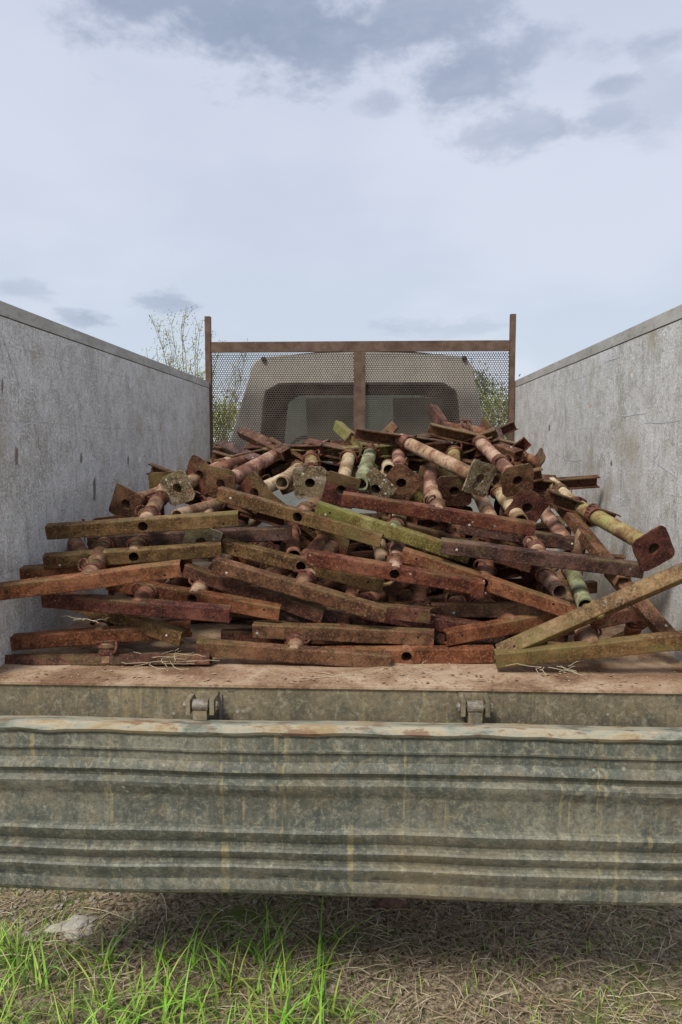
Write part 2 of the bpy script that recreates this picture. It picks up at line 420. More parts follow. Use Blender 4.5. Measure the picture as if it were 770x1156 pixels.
GR = [simple('grass blade green', (.17,.38,.03), (.27,.52,.06), 4, .55), simple('grass blade yellow green', (.27,.38,.05), (.38,.46,.09), 4, .55),
      simple('grass blade dark', (.055,.12,.02), (.09,.17,.03), 4, .55)]
ST = [simple('straw pale', (.42,.35,.22), (.54,.47,.32), 10, .8), simple('straw brown', (.26,.185,.105), (.38,.29,.17), 10, .85), simple('straw grey', (.16,.115,.08), (.27,.205,.145), 10, .85)]
rg = random.Random(11)
def blade(bm, x, y, h, lean, az, w, mi, z0=None):
    z = hgt(x, y) - .005 if z0 is None else z0
    n = 5; sx, sy = math.cos(az), math.sin(az); px, py = -sy, sx
    tw = rg.uniform(-.8, .8); ex = rg.uniform(1.5, 2.4)
    prev = None
    for i in range(n+1):
        t = i/n; o = lean*h*t**ex; zz = z + h*t*(1 - .35*lean*t)
        ww = w*(1 - t**1.8)*.5 + .0002
        ca, sa = math.cos(tw), math.sin(tw); qx, qy = px*ca - py*sa, px*sa + py*ca
        a = bm.verts.new((x + sx*o - qx*ww, y + sy*o - qy*ww, zz)); b = bm.verts.new((x + sx*o + qx*ww, y + sy*o + qy*ww, zz))
        if prev: bm.faces.new((prev[0], prev[1], b, a)).material_index = mi
        prev = (a, b)
def grass():
    bm = bmesh.new()
    tufts = []
    for i in range(125):
        px = rg.uniform(-120, 400); py = rg.uniform(1060, 1230)
        if px > 330 and rg.random() < .6: continue
        g = at(px, py, 2.0); r = ray(px, py); s = -CAMZ/r.z; p = Vector((0,0,CAMZ)) + r*s
        tufts.append((p.x, p.y, rg.uniform(.6, 1.15)*(1.0 if py > 1090 else .75)))
    for (x, y, k) in tufts:
        for j in range(rg.randint(4, 11)):
            a = rg.uniform(0, 6.283); r = rg.uniform(0, .04)
            blade(bm, x + r*math.cos(a), y + r*math.sin(a), rg.uniform(.07, .24)*k, rg.uniform(.3, 1.3), rg.uniform(0, 6.283), rg.uniform(.003, .0085), rg.choice((0,0,0,1,1,2)))
    for i in range(9500):     # short green scatter over the visible strip
        x = rg.uniform(-1.7, 1.5); y = rg.uniform(1.5, 3.3)
        g = noise.noise(Vector((x*2.2, y*2.2, 1.5)))
        lim = .05 if x < .1 else .2
        if g < lim - .3 and rg.random() < .85: continue
        if (y > 2.45 and rg.random() < .7) or (x > .15 and rg.random() < .55): continue
        blade(bm, x, y, rg.uniform(.02, .075), rg.uniform(.2, 1.1), rg.uniform(0, 6.283), rg.uniform(.002, .0045), rg.choice((0,1,1,2,2)))
    for i in range(9000):     # rest of the field around the truck
        a = rg.uniform(0, 6.283); r = 3.2 + 14*rg.random()**1.4
        x, y = r*math.cos(a), 3 + r*math.sin(a)
        blade(bm, x, y, rg.uniform(.06, .2), rg.uniform(.2, 1), rg.uniform(0, 6.283), rg.uniform(.008, .018), rg.choice((0,1,2,2)))
    tag(fin('grass', bm, GR), 'fresh green grass blades growing in tufts below the tailgate', 'grass', kind='stuff')
    bm = bmesh.new()
    for i in range(27000):
        x = rg.uniform(-1.8, 1.6); y = rg.uniform(1.5, 3.7)
        if x < -.1 and noise.noise(Vector((x*2.5, y*2.5, 9))) > .1 and rg.random() < .6: continue
        L_ = rg.uniform(.015, .08) if rg.random() < .93 else rg.uniform(.1, .24); a = rg.uniform(0, 6.283); w = rg.uniform(.0004, .0014)
        z = hgt(x, y) + rg.uniform(0, .016); bend = rg.uniform(-.5, .5); rise = rg.uniform(0, .25)*L_
        prev = None; X, Y = x, y; n = 4
        for k in range(n+1):
            t = k/n; d = a + bend*t
            zz = z + rise*math.sin(t*math.pi*rg.uniform(.5, 1)) 
            q = (-math.sin(d)*w, math.cos(d)*w)
            v0 = bm.verts.new((X - q[0], Y - q[1], zz)); v1 = bm.verts.new((X + q[0], Y + q[1], zz + .001))
            if prev: bm.faces.new((prev[0], prev[1], v1, v0)).material_index = mi
            else: mi = rg.choice((0,0,1,1,1,2,2))
            prev = (v0, v1); X += math.cos(d)*L_/n; Y += math.sin(d)*L_/n
    tag(fin('dry_straw', bm, ST), 'dry straw and dead stalks matted over the soil', 'straw', kind='stuff')
grass()
def gp(px, py):
    r = ray(px, py); s = -CAMZ/r.z; return Vector((0,0,CAMZ)) + r*s
def rock(p, size, mat, name, seed, rot=0.0):
    bm = bmesh.new(); bmesh.ops.create_icosphere(bm, subdivisions=4, radius=1)
    for v in bm.verts:
        n = noise.noise(v.co*1.1 + Vector((seed, 0, 0)))*.55 + noise.noise(v.co*3.5 + Vector((seed, 3, 0)))*.18 + noise.noise(v.co*7 + Vector((seed, 3, 0)))*.12
        v.co *= 1 + n
        v.co = Vector((v.co.x*size[0], v.co.y*size[1], max(v.co.z, -.4)*size[2]))
    o = fin(name, bm, mat, smooth=50); o.location = (p.x, p.y, hgt(p.x, p.y) + size[2]*.25); o.rotation_euler.z = rot
    return o
STONE = simple('pale limestone', (.36,.33,.26), (.56,.52,.44), 14, .9)
STONE2 = simple('brown stone', (.12,.065,.045), (.2,.11,.075), 14, .9)
tag(rock(gp(82, 1050), (.075, .055, .022), STONE, 'rock', 12.3, .45), 'large pale limestone rock lying in the grass at lower left', 'rock')
tag(rock(gp(440, 1022), (.05, .035, .05), STONE2, 'rock', 7.7), 'round rusty brown rock in the shade below the middle of the tailgate', 'rock')
STONE3 = simple('greyish pebble', (.24,.21,.16), (.42,.38,.31), 14, .9)
bm = bmesh.new()
for i in range(200):
    px = abs(rg.gauss(0, 90)) if i < 160 else rg.uniform(0, 770); p = gp(px, rg.uniform(985, 1070) if i < 260 else rg.uniform(990, 1150)); s = rg.uniform(.003, .009)*(1.8 if rg.random() < .08 else 1)
    r_ = bmesh.ops.create_icosphere(bm, subdivisions=1, radius=s, matrix=Matrix.Translation((p.x, p.y, hgt(p.x, p.y)+s*.4)) @ Matrix.Rotation(rg.uniform(0, 3), 4, 'Z') @ Matrix.Diagonal((1.4, 1, .7, 1)))
    for v in r_['verts']: v.co += Vector((rg.gauss(0,1), rg.gauss(0,1), rg.gauss(0,1)))*s*.18
tag(fin('gravel', bm, STONE3), 'small pale stones scattered on the soil', 'gravel', kind='stuff')

# ------------------------------------------------------------------ truck
XL, XR = -1.14, .96            # inner faces of the bed's sides
FZ, YR, YH = 1.0, 2.02, 5.17   # floor height, rear edge, headboard
TOP = at(0, 340, 2.26).z       # top of the side panels
truck = empty('tipper_truck', Matrix.Translation((-.09, 3.6, 0)))
tag(truck, 'old grey tipper truck with ribbed tailgate dropped and its bed full of rusty posts', 'truck')
TO = Vector((-.09, 3.6, 0))
def part(name, bm, mats, parent=None, smooth=None):
    bmesh.ops.translate(bm, verts=bm.verts, vec=-TO)
    return fin(name, bm, mats, parent or truck, smooth)
# floor: sheet with slightly uneven surface, plus the sill below
bm = bmesh.new()
nx, ny = 90, 90
g = [[bm.verts.new((XL-.03 + (XR-XL+.06)*i/nx, YR + (YH-YR)*j/ny, FZ + (noise.noise(Vector((i*.25, j*.25, 0)))*.004 if j > 1 else 0))) for j in range(ny+1)] for i in range(nx+1)]
for i in range(nx):
    for j in range(ny): bm.faces.new((g[i][j], g[i+1][j], g[i+1][j+1], g[i][j+1]))
part('bed_floor', bm, FLOOR, smooth=60)
bm = bmesh.new()
box(bm, XL-.03, XR+.03, YR+.003, YR+.07, FZ-.24, FZ-.003); bevel(bm, .004)
sill = part('rear_sill', bm, SILL, smooth=20)
bm = bmesh.new(); box(bm, XL-.03, XR+.03, YR-.004, YR+.02, FZ-.004, FZ+.003); bevel(bm, .0025)
part('edge_strip', bm, FLOOR, sill, 20)
# side panels with their top rails
for (x0, x1, nm) in ((XL-.035, XL, 'left'), (XR, XR+.035, 'right')):
    bm = bmesh.new(); box(bm, x0, x1, YR-.0, YH+.02, FZ-.12, TOP-.046)
    # outside stiffening posts
    xo = x0 if nm == 'left' else x1; s = -1 if nm == 'left' else 1
    for k in range(5):
        yy = YR + .1 + k*(YH-YR-.2)/4
        box(bm, min(xo, xo+s*.05), max(xo, xo+s*.05), yy-.035, yy+.035, FZ-.12, TOP-.06)
    bevel(bm, .003)
    sp = part('side_panel', bm, PANEL, smooth=20)
    bm = bmesh.new(); xi = (XL+.002 if nm == 'left' else XR-.002)
    box(bm, min(xi, xo+s*.01), max(xi, xo+s*.01), YR-.002, YH+.02, TOP-.042, TOP); bevel(bm, .005, 2)
    part('top_rail', bm, RAIL, sp, 20)
    # long bare scratches and gouges on the inner face, as they lie on the panel
    xin = XL + .0012 if nm == 'left' else XR - .0012
    def on(px, py):
        r = ray(px, py); t = xin/r.x; return Vector((0,0,CAMZ)) + r*t
    lines = {'left': [((-4,362),(10,398),(27,448)), ((17,440),(23,455)), ((-5,492),(10,488),(28,478),(40,477),(56,475)), ((60,478),(55,497)), ((48,500),(51,515)), ((202,462),(200,520)), ((217,465),(216,510)),
                      ((14,570),(40,556),(62,548)), ((-4,590),(12,588),(30,576)), ((130,455),(140,446)), ((70,585),(95,562)), ((72,540),(110,520))],
             'right': [((745,500),(742,512),(738,520)), ((620,520),(622,560)), ((700,470),(730,466)), ((612,500),(640,520),(660,520)), ((680,410),(700,402)), ((725,510),(765,540)), ((726,478),(768,474)), ((600,470),(606,480))]}[nm]
    for ln in lines:
        bm = bmesh.new(); P = [on(*q) for q in ln]; pts = []
        for a, b in zip(P, P[1:]):
            for k in range(5): pts.append(a.lerp(b, k/5) + Vector((0, rg.uniform(-.003,.003), rg.uniform(-.003,.003))))
        pts.append(P[-1]); prev = None
        for i, p in enumerate(pts):
            w = .0016*(.3 + math.sin(math.pi*min(.95, max(.05, i/len(pts)))))*rg.uniform(.5, 1.3)
            d = (pts[min(i+1, len(pts)-1)] - pts[max(i-1, 0)]).normalized(); q = Vector((0, -d.z, d.y))
            a, b = bm.verts.new(p + q*w), bm.verts.new(p - q*w)
            if prev: bm.faces.new((prev[0], prev[1], b, a))
            prev = (a, b)
        part('scratch', bm, SCRATCH, sp)
    gl = {'left': [(19,515,6,10),(107,553,5,13),(145,520,3,6),(92,518,4,6),(3,436,4,8)],
          'right': [(620,483,3.2,4),(690,523,3.5,3),(645,556,3,4)]}[nm]
    for (px, py, hw, hh) in gl:
        bm = bmesh.new(); pts = []
        for k in range(14):
            a = 2*math.pi*k/14; r_ = 1 + noise.noise(Vector((px, k*1.3, py)))*.7
            v = on(px + hw*math.cos(a)*r_*.3, py + hh*math.sin(a)*r_); v.x += .0004 if nm == 'right' else -.0004; pts.append(bm.verts.new(v))
        bm.faces.new(pts)
        part('gouge', bm, GOUGE, sp)

# headboard
hb = part('headboard', (lambda b: (box(b, XL-.03, XR+.03, YH, YH+.03, FZ-.1, at(400, 520, YH).z), b)[1])(bmesh.new()), HEADP)
zt0 = at(405, 397.5, YH).z; zt1 = at(405, 386, YH).z
hx0, hx1 = at(234, 450, YH).x, at(579.5, 450, YH).x
for (a, b) in ((234, 240), (573.5, 579.5)):
    bm = bmesh.new(); box(bm, at(a, 450, YH).x, at(b, 450, YH).x, YH-.045, YH-.002, FZ, at(400, 357, YH).z); bevel(bm, .004)
    part('post', bm, FRAME, hb, 20)
bm = bmesh.new(); box(bm, at(240, 450, YH).x+.002, at(573.5, 450, YH).x-.002, YH-.04, YH-.006, zt0, zt1); bevel(bm, .005); part('top_bar', bm, FRAME, hb, 20)
bm = bmesh.new(); box(bm, at(240, 450, YH).x+.002, at(573.5, 450, YH).x-.002, YH-.035, YH-.006, at(400, 514, YH).z, at(400, 506, YH).z); bevel(bm, .005); part('bottom_bar', bm, FRAME, hb, 20)
bm = bmesh.new(); box(bm, at(399.5, 450, YH).x, at(412.5, 450, YH).x, YH-.047, YH-.008, at(400, 506, YH).z+.002, zt0-.002); bevel(bm, .005); part('middle_bar', bm, FRAME, hb, 20)
def perforated(x0, x1, z0, z1, y, p, fr):
    bm = bmesh.new(); Rr = p/math.sqrt(3); rh = Rr*fr
    rows = int((z1-z0)/(1.5*Rr)); cols = int((x1-x0)/p)
    for r in range(rows):
        for c in range(cols):
            cx = x0 + p*(c + .5 + (.5 if r % 2 else 0)); cz = z0 + 1.5*Rr*(r + .5)
            if cx > x1 - p*.4: continue
            o = [bm.verts.new((cx + Rr*math.sin(math.pi/3*k), y, cz + Rr*math.cos(math.pi/3*k))) for k in range(6)]
            n = [bm.verts.new((cx + rh*math.sin(math.pi/3*k), y, cz + rh*math.cos(math.pi/3*k))) for k in range(6)]
            for k in range(6): bm.faces.new((o[k], o[(k+1) % 6], n[(k+1) % 6], n[k]))
    bmesh.ops.remove_doubles(bm, verts=bm.verts, dist=p*.02)
    return bm
pm = part('mesh_screen', perforated(hx0+.02, hx1-.02, at(400, 516, YH).z-.01, zt0+.01, YH, .0168, .72), MESHM, hb)
md = pm.modifiers.new('thick', 'SOLIDIFY'); md.thickness = .002

# tailgate, hanging down
prof = [(808,1.975),(810,1.94),(813,1.908),(817,1.895),(822,1.890),(825,1.895),(827,1.903),(840,1.902),(842,1.893),(844,1.894),(845,1.902),(854,1.904),(858,1.893),(862,1.888),(866,1.886),(870,1.900),
        (873,1.902),(877,1.890),(880,1.882),(885,1.884),(892,1.900),(895,1.904),(911,1.905),(926,1.905),(930,1.890),(934,1.882),(940,1.888),(945,1.903),(949,1.904),(953,1.890),(956,1.884),(960,1.889),(964,1.903),(967,1.904),
        (971,1.889),(974,1.884),(979,1.888),(984,1.902),(986,1.903),(987,1.890),(991,1.888),(999,1.888),(1002,1.894),(1003,1.95)]
P = []
for (yl, Y) in prof:
    yc = 503 + (yl - 503)*1.02
    if yl > 829 and yl < 1002: Y = 1.896 + (Y - 1.896)*.95
    P.append((Y, at(385, yc, Y).z))
nseg = 260; gx0, gx1 = XL-.06, XR+.06
bm = bmesh.new(); G = []
for i in range(nseg+1):
    x = gx0 + (gx1-gx0)*i/nseg; rowv = []
    for k, (Y, z) in enumerate(P):
        dy = noise.noise(Vector((x*2.3, z*2, 0)))*.006 + noise.noise(Vector((x*11, z*16, 4)))*.001
        dz = noise.noise(Vector((x*2.7, z*3, 2)))*.007 + noise.noise(Vector((x*14, k*.3, 2)))*.0010
        if 3 <= k <= 6: dz += noise.noise(Vector((x*9, 1, 6)))*.0045 + max(0, noise.noise(Vector((x*5, 3, 6))) - .2)*-.02
        rowv.append(bm.verts.new((x, Y + dy, z + dz)))
    G.append(rowv)
for i in range(nseg):
    for k in range(len(P)-1):
        f = bm.faces.new((G[i][k], G[i+1][k], G[i+1][k+1], G[i][k+1])); f.material_index = 1 if k < 5 else 0
    f = bm.faces.new((G[i][0], G[i+1][0], G[i+1][-1], G[i][-1]))
bm.faces.new(G[0]); bm.faces.new(G[-1])
gate = part('tailgate', bm, [GATE, LIP], smooth=24)
# hinges
for (px, py) in ((227, 796), (536, 798)):
    c = at(px, py, 1.972); s = 1.972/F
    bm = bmesh.new()
    for dx in (-14, 14): 
        box(bm, c.x+dx*s-.006, c.x+dx*s+.006, 1.955, YR+.001, c.z-.022, c.z+.020)
    box(bm, c.x-17*s, c.x+17*s, YR-.011, YR-.0005, c.z-.026, c.z+.024)
    bevel(bm, .003)
    h = part('hinge', bm, SILL, gate, 20)
    bm = bmesh.new(); cx, cy, cz = c
    tube_path(bm, [(cx-9*s, cy, cz), (cx+9*s, cy, cz)], .017, 16)
    part('barrel', bm, STEEL, h, 20)
    bm = bmesh.new()
    tube_path(bm, [(cx-21*s, cy, cz), (cx+21*s, cy, cz)], .007, 12)
    for e in (-1, 1): tube_path(bm, [(cx+e*17*s, cy, cz), (cx+e*20*s, cy, cz)], .013, 6)
    part('pin', bm, STEEL, h, 20)
    bm = bmesh.new(); box(bm, cx-8*s, cx+8*s, 1.955, 1.99, at(385, 815, 1.96).z, cz-.012); bevel(bm, .003); part('hinge_leaf', bm, SILL, h, 20)
bm = bmesh.new(); c = at(249, 796, YR-.002); box(bm, c.x-.004, c.x+.004, YR-.0035, YR+.001, c.z-.05, c.z+.032); part('slot', bm, GOUGE, sill)
# chassis and wheels
bm = bmesh.new()
for x in (-.5, .32): box(bm, x-.04, x+.04, 2.5, 8.1, .68, .86)
for y in (2.6, 3.6, 4.7, 6.3, 7.9): box(bm, -.46, .28, y, y+.08, .70, .84)
for x in (-.95, -.5, .32, .77): box(bm, x-.03, x+.03, 2.1, 5.1, .865, .985)
bevel(bm, .004); part('chassis', bm, CHASSIS, smooth=20)
def lathe(bm, prof, axis_c, n=32, mi=0):
    rings = []
    for (x, r) in prof:
        rings.append([bm.verts.new((axis_c[0]+x, axis_c[1]+r*math.cos(2*math.pi*k/n), axis_c[2]+r*math.sin(2*math.pi*k/n))) for k in range(n)])
    for a, b in zip(rings, rings[1:]):
        for k in range(n): bm.faces.new((a[k], a[(k+1) % n], b[(k+1) % n], b[k])).material_index = mi
    bm.faces.new(rings[0]); bm.faces.new(rings[-1])
for (x, y, s) in ((-.95, 4.0, -1), (.77, 4.0, 1), (-.98, 7.0, -1), (.80, 7.0, 1)):
    w = empty('wheel', Matrix.Translation((x, y, .4))); w.parent = truck; w.matrix_parent_inverse = Matrix.Identity(4); w.location = Vector((x, y, .4)) - TO
    bm = bmesh.new(); lathe(bm, [(-.11,.22),(-.12,.34),(-.09,.395),(0,.40),(.09,.395),(.12,.34),(.11,.22)], (0,0,0))
    fin('tyre', bm, RUBBER, w, 50)
    bm = bmesh.new(); lathe(bm, [(-.10,.225),(-.05*s-.05,.20),(0,.19),(.05,.2),(.10,.225)], (0,0,0)); lathe(bm, [(.0,.08),(.11*s,.07),(.125*s,.04)], (0,0,0), 16)
    fin('rim', bm, STEEL, w, 50)
for (x) in (-.98, .80):
    bm = bmesh.new(); box(bm, x-.14, x+.14, 2.6, 2.63, .45, .75); bevel(bm, .004); part('mud_flap', bm, RUBBER)
# cab
CY0, CY1 = 5.42, 7.05
cabp = empty('cab', Matrix.Identity(4)); cabp.parent = truck; cabp.location = (0, 0, 0)
def outline(y, shrink=0.0, n=64):
    # closed loop: trapezoid with rounded top corners; returned counter-clockwise from bottom-left
    zb, ztp = .75, at(405, 403, CY0).z
    xl0, xr0 = at(258, 500, CY0).x, at(552, 500, CY0).x
    xl1, xr1 = at(276, 430, CY0).x + .045, at(541, 430, CY0).x - .045
    zk = 1.66
    pts = [(xl0, zb), (xl0, 1.0), (xl0, 1.3), (xl0, zk)]
    for k in range(1, 6): t = k/6; pts.append((xl0 + (xl1-xl0)*t, zk + (ztp-.13-zk)*t))
    for k in range(7): a = math.pi - k*math.pi/12; pts.append((xl1 + .13 + .13*math.cos(a), ztp - .13 + .13*math.sin(a)))
    for k in range(1, 12): t = k/12; pts.append((xl1 + .13 + (xr1-xl1-.26)*t, ztp + .035*math.sin(math.pi*t)))
    for k in range(7): a = math.pi/2 - k*math.pi/12; pts.append((xr1 - .13 + .13*math.cos(a), ztp - .13 + .13*math.sin(a)))
    for k in range(5, 0, -1): t = k/6; pts.append((xr0 + (xr1-xr0)*t, zk + (ztp-.13-zk)*t))
    pts += [(xr0, zk), (xr0, 1.3), (xr0, 1.0), (xr0, zb)]
    for k in range(1, 12): pts.append((xr0 + (xl0-xr0)*k/12, zb))
    return pts
def winloop(pts, x0, x1, x0t, x1t, z0, z1, r=.07):
    # rounded window hole sampled at the same angles as the outline
    cx, cz = (x0+x1)/2, (z0+z1)/2; out = []
    for (x, z) in pts:
        dx, dz = x - cx, (z - cz)
        e = 11.0; hx, hz = (x1-x0)/2, (z1-z0)/2
        k = (abs(dx/hx)**e + abs(dz/hz)**e)**(-1/e)
        X, Z = cx + dx*k, cz + dz*k
        t = (Z - z0)/(z1 - z0)
        X = cx + (X-cx)*(1 - t*(1 - (x1t-x0t)/(x1-x0)))
        out.append((X, Z))
    return out
OL = outline(0)
wx0, wx1 = at(293, 500, CY0).x, at(521, 500, CY0).x
wx0t, wx1t = at(300, 435, CY0).x, at(513, 435, CY0).x
wz1 = at(405, 433, CY0).z
WL = winloop(OL, wx0, wx1, wx0t, wx1t, 1.58, wz1)
bm = bmesh.new()
stations = [(CY0, 1.0), (CY0+.03, 1.012), (5.62, 1.012), (6.35, 1.012), (6.75, 1.0), (CY1, .97)]
cx0 = (OL[0][0] + [p for p in OL if p[1] == .75][1][0])/2 if False else -.1
rings = []
for (y, s) in stations:
    rr = []
    for (x, z) in OL:
        zz = z; yy = y
        if y > 6.4: yy = y + max(0, (1.75 - z))*.55*((y-6.4)/.65) - max(0, z-1.75)*.5*((y-6.4)/.65)
        rr.append(bm.verts.new((-.1 + (x+.1)*s, yy, 1.5 + (zz-1.5)*s if y < 6.6 else zz)))
    rings.append(rr)
n = len(OL)
for si, (a, b) in enumerate(zip(rings, rings[1:])):
    for k in range(n):
        z = (OL[k][1] + OL[(k+1) % n][1])/2; xm = (OL[k][0] + OL[(k+1) % n][0])/2
        if 2 <= si <= 2 and 1.66 < z < 2.16 and abs(xm+.1) > .7: continue
        bm.faces.new((a[k], a[(k+1) % n], b[(k+1) % n], b[k]))
wr = [bm.verts.new((x, CY0 - .006, z)) for (x, z) in WL]
wi = [bm.verts.new((x*.985-.0015, CY0 + .02, 1.8 + (z-1.8)*.98)) for (x, z) in WL]
for k in range(n):
    bm.faces.new((rings[0][k], rings[0][(k+1) % n], wr[(k+1) % n], wr[k]))
    bm.faces.new((wr[k], wr[(k+1) % n], wi[(k+1) % n], wi[k]))
WF = winloop(OL, wx0-.05, wx1+.05, wx0t, wx1t, 1.5, wz1+.02)
wf = [bm.verts.new((x, CY1 + max(0, (1.75-z))*.5 - max(0, z-1.75)*.48, z)) for (x, z) in WF]
for k in range(n): bm.faces.new((rings[-1][k], rings[-1][(k+1) % n], wf[(k+1) % n], wf[k]))
body = part('cab_shell', bm, [CAB, CABIN], cabp, 50)
md = body.modifiers.new('thick', 'SOLIDIFY'); md.thickness = .02; md.offset = -1; md.material_offset = 1
bm = bmesh.new(); bm.faces.new([bm.verts.new((x, CY0 + .012, z)) for (x, z) in WL]); part('rear_window', bm, GLASS, cabp)
# rubber seal around the rear window
bm = bmesh.new(); pts = [Vector((x, CY0 - .008, z)) for (x, z) in WL]; tube_path(bm, pts + [pts[0]], .010, 6, cap=False); part('window_seal', bm, CHASSIS, cabp, 60)
bm = bmesh.new(); bm.faces.new([bm.verts.new((x, CY1 + max(0, (1.75-z))*.5 - max(0, z-1.75)*.48 - .01, z)) for (x, z) in WF]); part('windscreen', bm, SCREEN, cabp)
bm = bmesh.new(); pts = [Vector((-.1+(x+.1)*1.02, CY0-.0, z)) for (x, z) in OL[11:25]]; zt = at(405,403,CY0).z
tube_path(bm, [(-.78, CY0+.02, zt-.01), (-.4, CY0+.015, zt+.028), (-.1, CY0+.015, zt+.04), (.25, CY0+.015, zt+.03), (.6, CY0+.02, zt-.01)], .012, 8); part('roof_gutter', bm, CHASSIS, cabp, 60)
for x in (-.8, .645):
    bm = bmesh.new(); bmesh.ops.create_uvsphere(bm, u_segments=12, v_segments=8, radius=.02, matrix=Matrix.Translation((x, CY0-.01, zt-.015))); part('marker_lamp', bm, CHASSIS, cabp, 60)
bm = bmesh.new(); box(bm, -.95, .75, 5.5, 6.9, .98, 1.05); box(bm, -.9, .7, 6.75, 7.0, 1.1, 1.62); bevel(bm, .02, 3); part('dashboard', bm, CABIN, cabp, 20)
for x in (-.33, .33):
    bm = bmesh.new(); vs = box(bm, x-.15, x+.15, 5.62, 5.76, 1.2, 2.03)
    for v in vs:
        if v.co.z > 2: v.co.x = x + (v.co.x - x)*1.25
    bevel(bm, .045, 4); st = part('seat', bm, SEAT, cabp, 50)
bm = bmesh.new(); torus(bm, (-.52, 6.55, 1.65), .21, .016, Matrix.Rotation(R(60), 3, 'X') @ Matrix.Rotation(R(0), 3, 'X')); part('steering_wheel', bm, CHASSIS, cabp, 60)
# bonnet / nose below windscreen
bm = bmesh.new(); box(bm, -1.0, .8, 7.0, 8.0, .6, 1.35); bevel(bm, .08, 4); part('bonnet', bm, CAB, smooth=50)
for x in (-.8, .6):
    bm = bmesh.new(); bmesh.ops.create_uvsphere(bm, u_segments=20, v_segments=10, radius=.1, matrix=Matrix.Translation((x, 8.0, 1.02)) @ Matrix.Diagonal((1,.35,1,1))); part('headlight', bm, GLASS, smooth=60)

# ------------------------------------------------------------------ posts
def channel_bm(L, H=.047, D=.034, t=.0045, hole=True, seed=0, studs=True, bend=0.0):
    """U-section along X, web on y=0 facing -Y, flanges towards +Y."""
    bm = bmesh.new(); r = .0035; hz = H/2
    outer = [(D, -hz), (r, -hz), (r*.3, -hz + r*.3), (0, -hz + r), (0, hz - r), (r*.3, hz - r*.3), (r, hz), (D, hz)]
    inner = [(D, hz - t), (t, hz - t), (t, -hz + t), (D, -hz + t)]
    prof = outer + inner; m = len(prof)
    s = .024
    st = [-L/2, -L/2+.004] + [-L/2 + (L/2 - s)*k/7 for k in range(1, 7)] + [-s, s] + [s + (L/2 - s)*k/7 for k in range(1, 7)] + [L/2-.004, L/2]
    rows = []
    for i, x in enumerate(st):
        row = []
        for j, (y, z) in enumerate(prof):
            k = noise.noise(Vector((x*7 + seed*3.1, z*9, seed)))*.002
            e = noise.noise(Vector((x*25 + seed, j*1.7, seed)))*.0005
            q = .0015*noise.noise(Vector((j*3.3, seed*5.1, 2))) * 1.5 if i in (0, len(st)-1) else 0
            row.append(bm.verts.new((x + q, y + k*1.0 + bend*(1 - (2*x/L)**2), z + k*.9 + e)))
        rows.append(row)
    mid = st.index(-s)
    for i in range(len(st)-1):
        for j in range(m):
            a, b = j, (j+1) % m
            if hole and i == mid and j in (3, 9): continue
            bm.faces.new((rows[i][a], rows[i+1][a], rows[i+1][b], rows[i][b]))
    for row in (rows[0], rows[-1]):
        bm.faces.new((row[0], row[1], row[10], row[11])); bm.faces.new((row[1], row[2], row[3], row[4], row[5], row[6], row[9], row[10])); bm.faces.new((row[6], row[7], row[8], row[9]))
    if hole:
        hr = .0165; loops = []
        for (ja, jb, yy) in ((3, 4, 0), (9, 10, t)):
            q = [rows[mid][ja], rows[mid+1][ja], rows[mid+1][jb], rows[mid][jb]]
            ring = [bm.verts.new((hr*math.cos(2*math.pi*k/20), sum(v.co.y for v in q)/4, hr*math.sin(2*math.pi*k/20))) for k in range(20)]
            # quadrants
            def ang(v): return math.atan2(v.co.z, v.co.x) % (2*math.pi)
            cs = sorted(q, key=ang)
            for ci in range(4):
                c0, c1 = cs[ci], cs[(ci+1) % 4]
                a0 = ang(c0); a1 = ang(c1)
                k0 = round(a0/(2*math.pi)*20); k1 = round(a1/(2*math.pi)*20)
                if k1 <= k0: k1 += 20
                km = (k0 + k1)//2
                for k in range(k0, k1):
                    c = c0 if k < km else c1
                    bm.faces.new((c, ring[k % 20], ring[(k+1) % 20]))
                bm.faces.new((c0, ring[km % 20], c1))
            loops.append(ring)
        for k in range(20): bm.faces.new((loops[0][k], loops[0][(k+1) % 20], loops[1][(k+1) % 20], loops[1][k]))
    if studs:
        rr = random.Random(seed*13+1)
        for x in (-L/2 + .05, L/2 - .05):
            if rr.random() < .6:
                z0 = rr.uniform(-.012, .012)
                bmesh.ops.create_icosphere(bm, subdivisions=1, radius=.0045, matrix=Matrix.Translation((x, noise.noise(Vector((x*7+seed*3.1, 0, seed)))*.0022 + bend*(1-(2*x/L)**2), z0)) @ Matrix.Diagonal((1, .35, 1, 1)))
    nf = len(bm.faces)
    return bm
def stud_split(bm):
    for f in bm.faces:
        if len(f.verts) == 3 and f.calc_area() < 2.2e-5: f.material_index = 1 if all(len(v.link_edges) <= 6 for v in f.verts) and f.calc_area() < 1.6e-5 else 0
_pc = {}
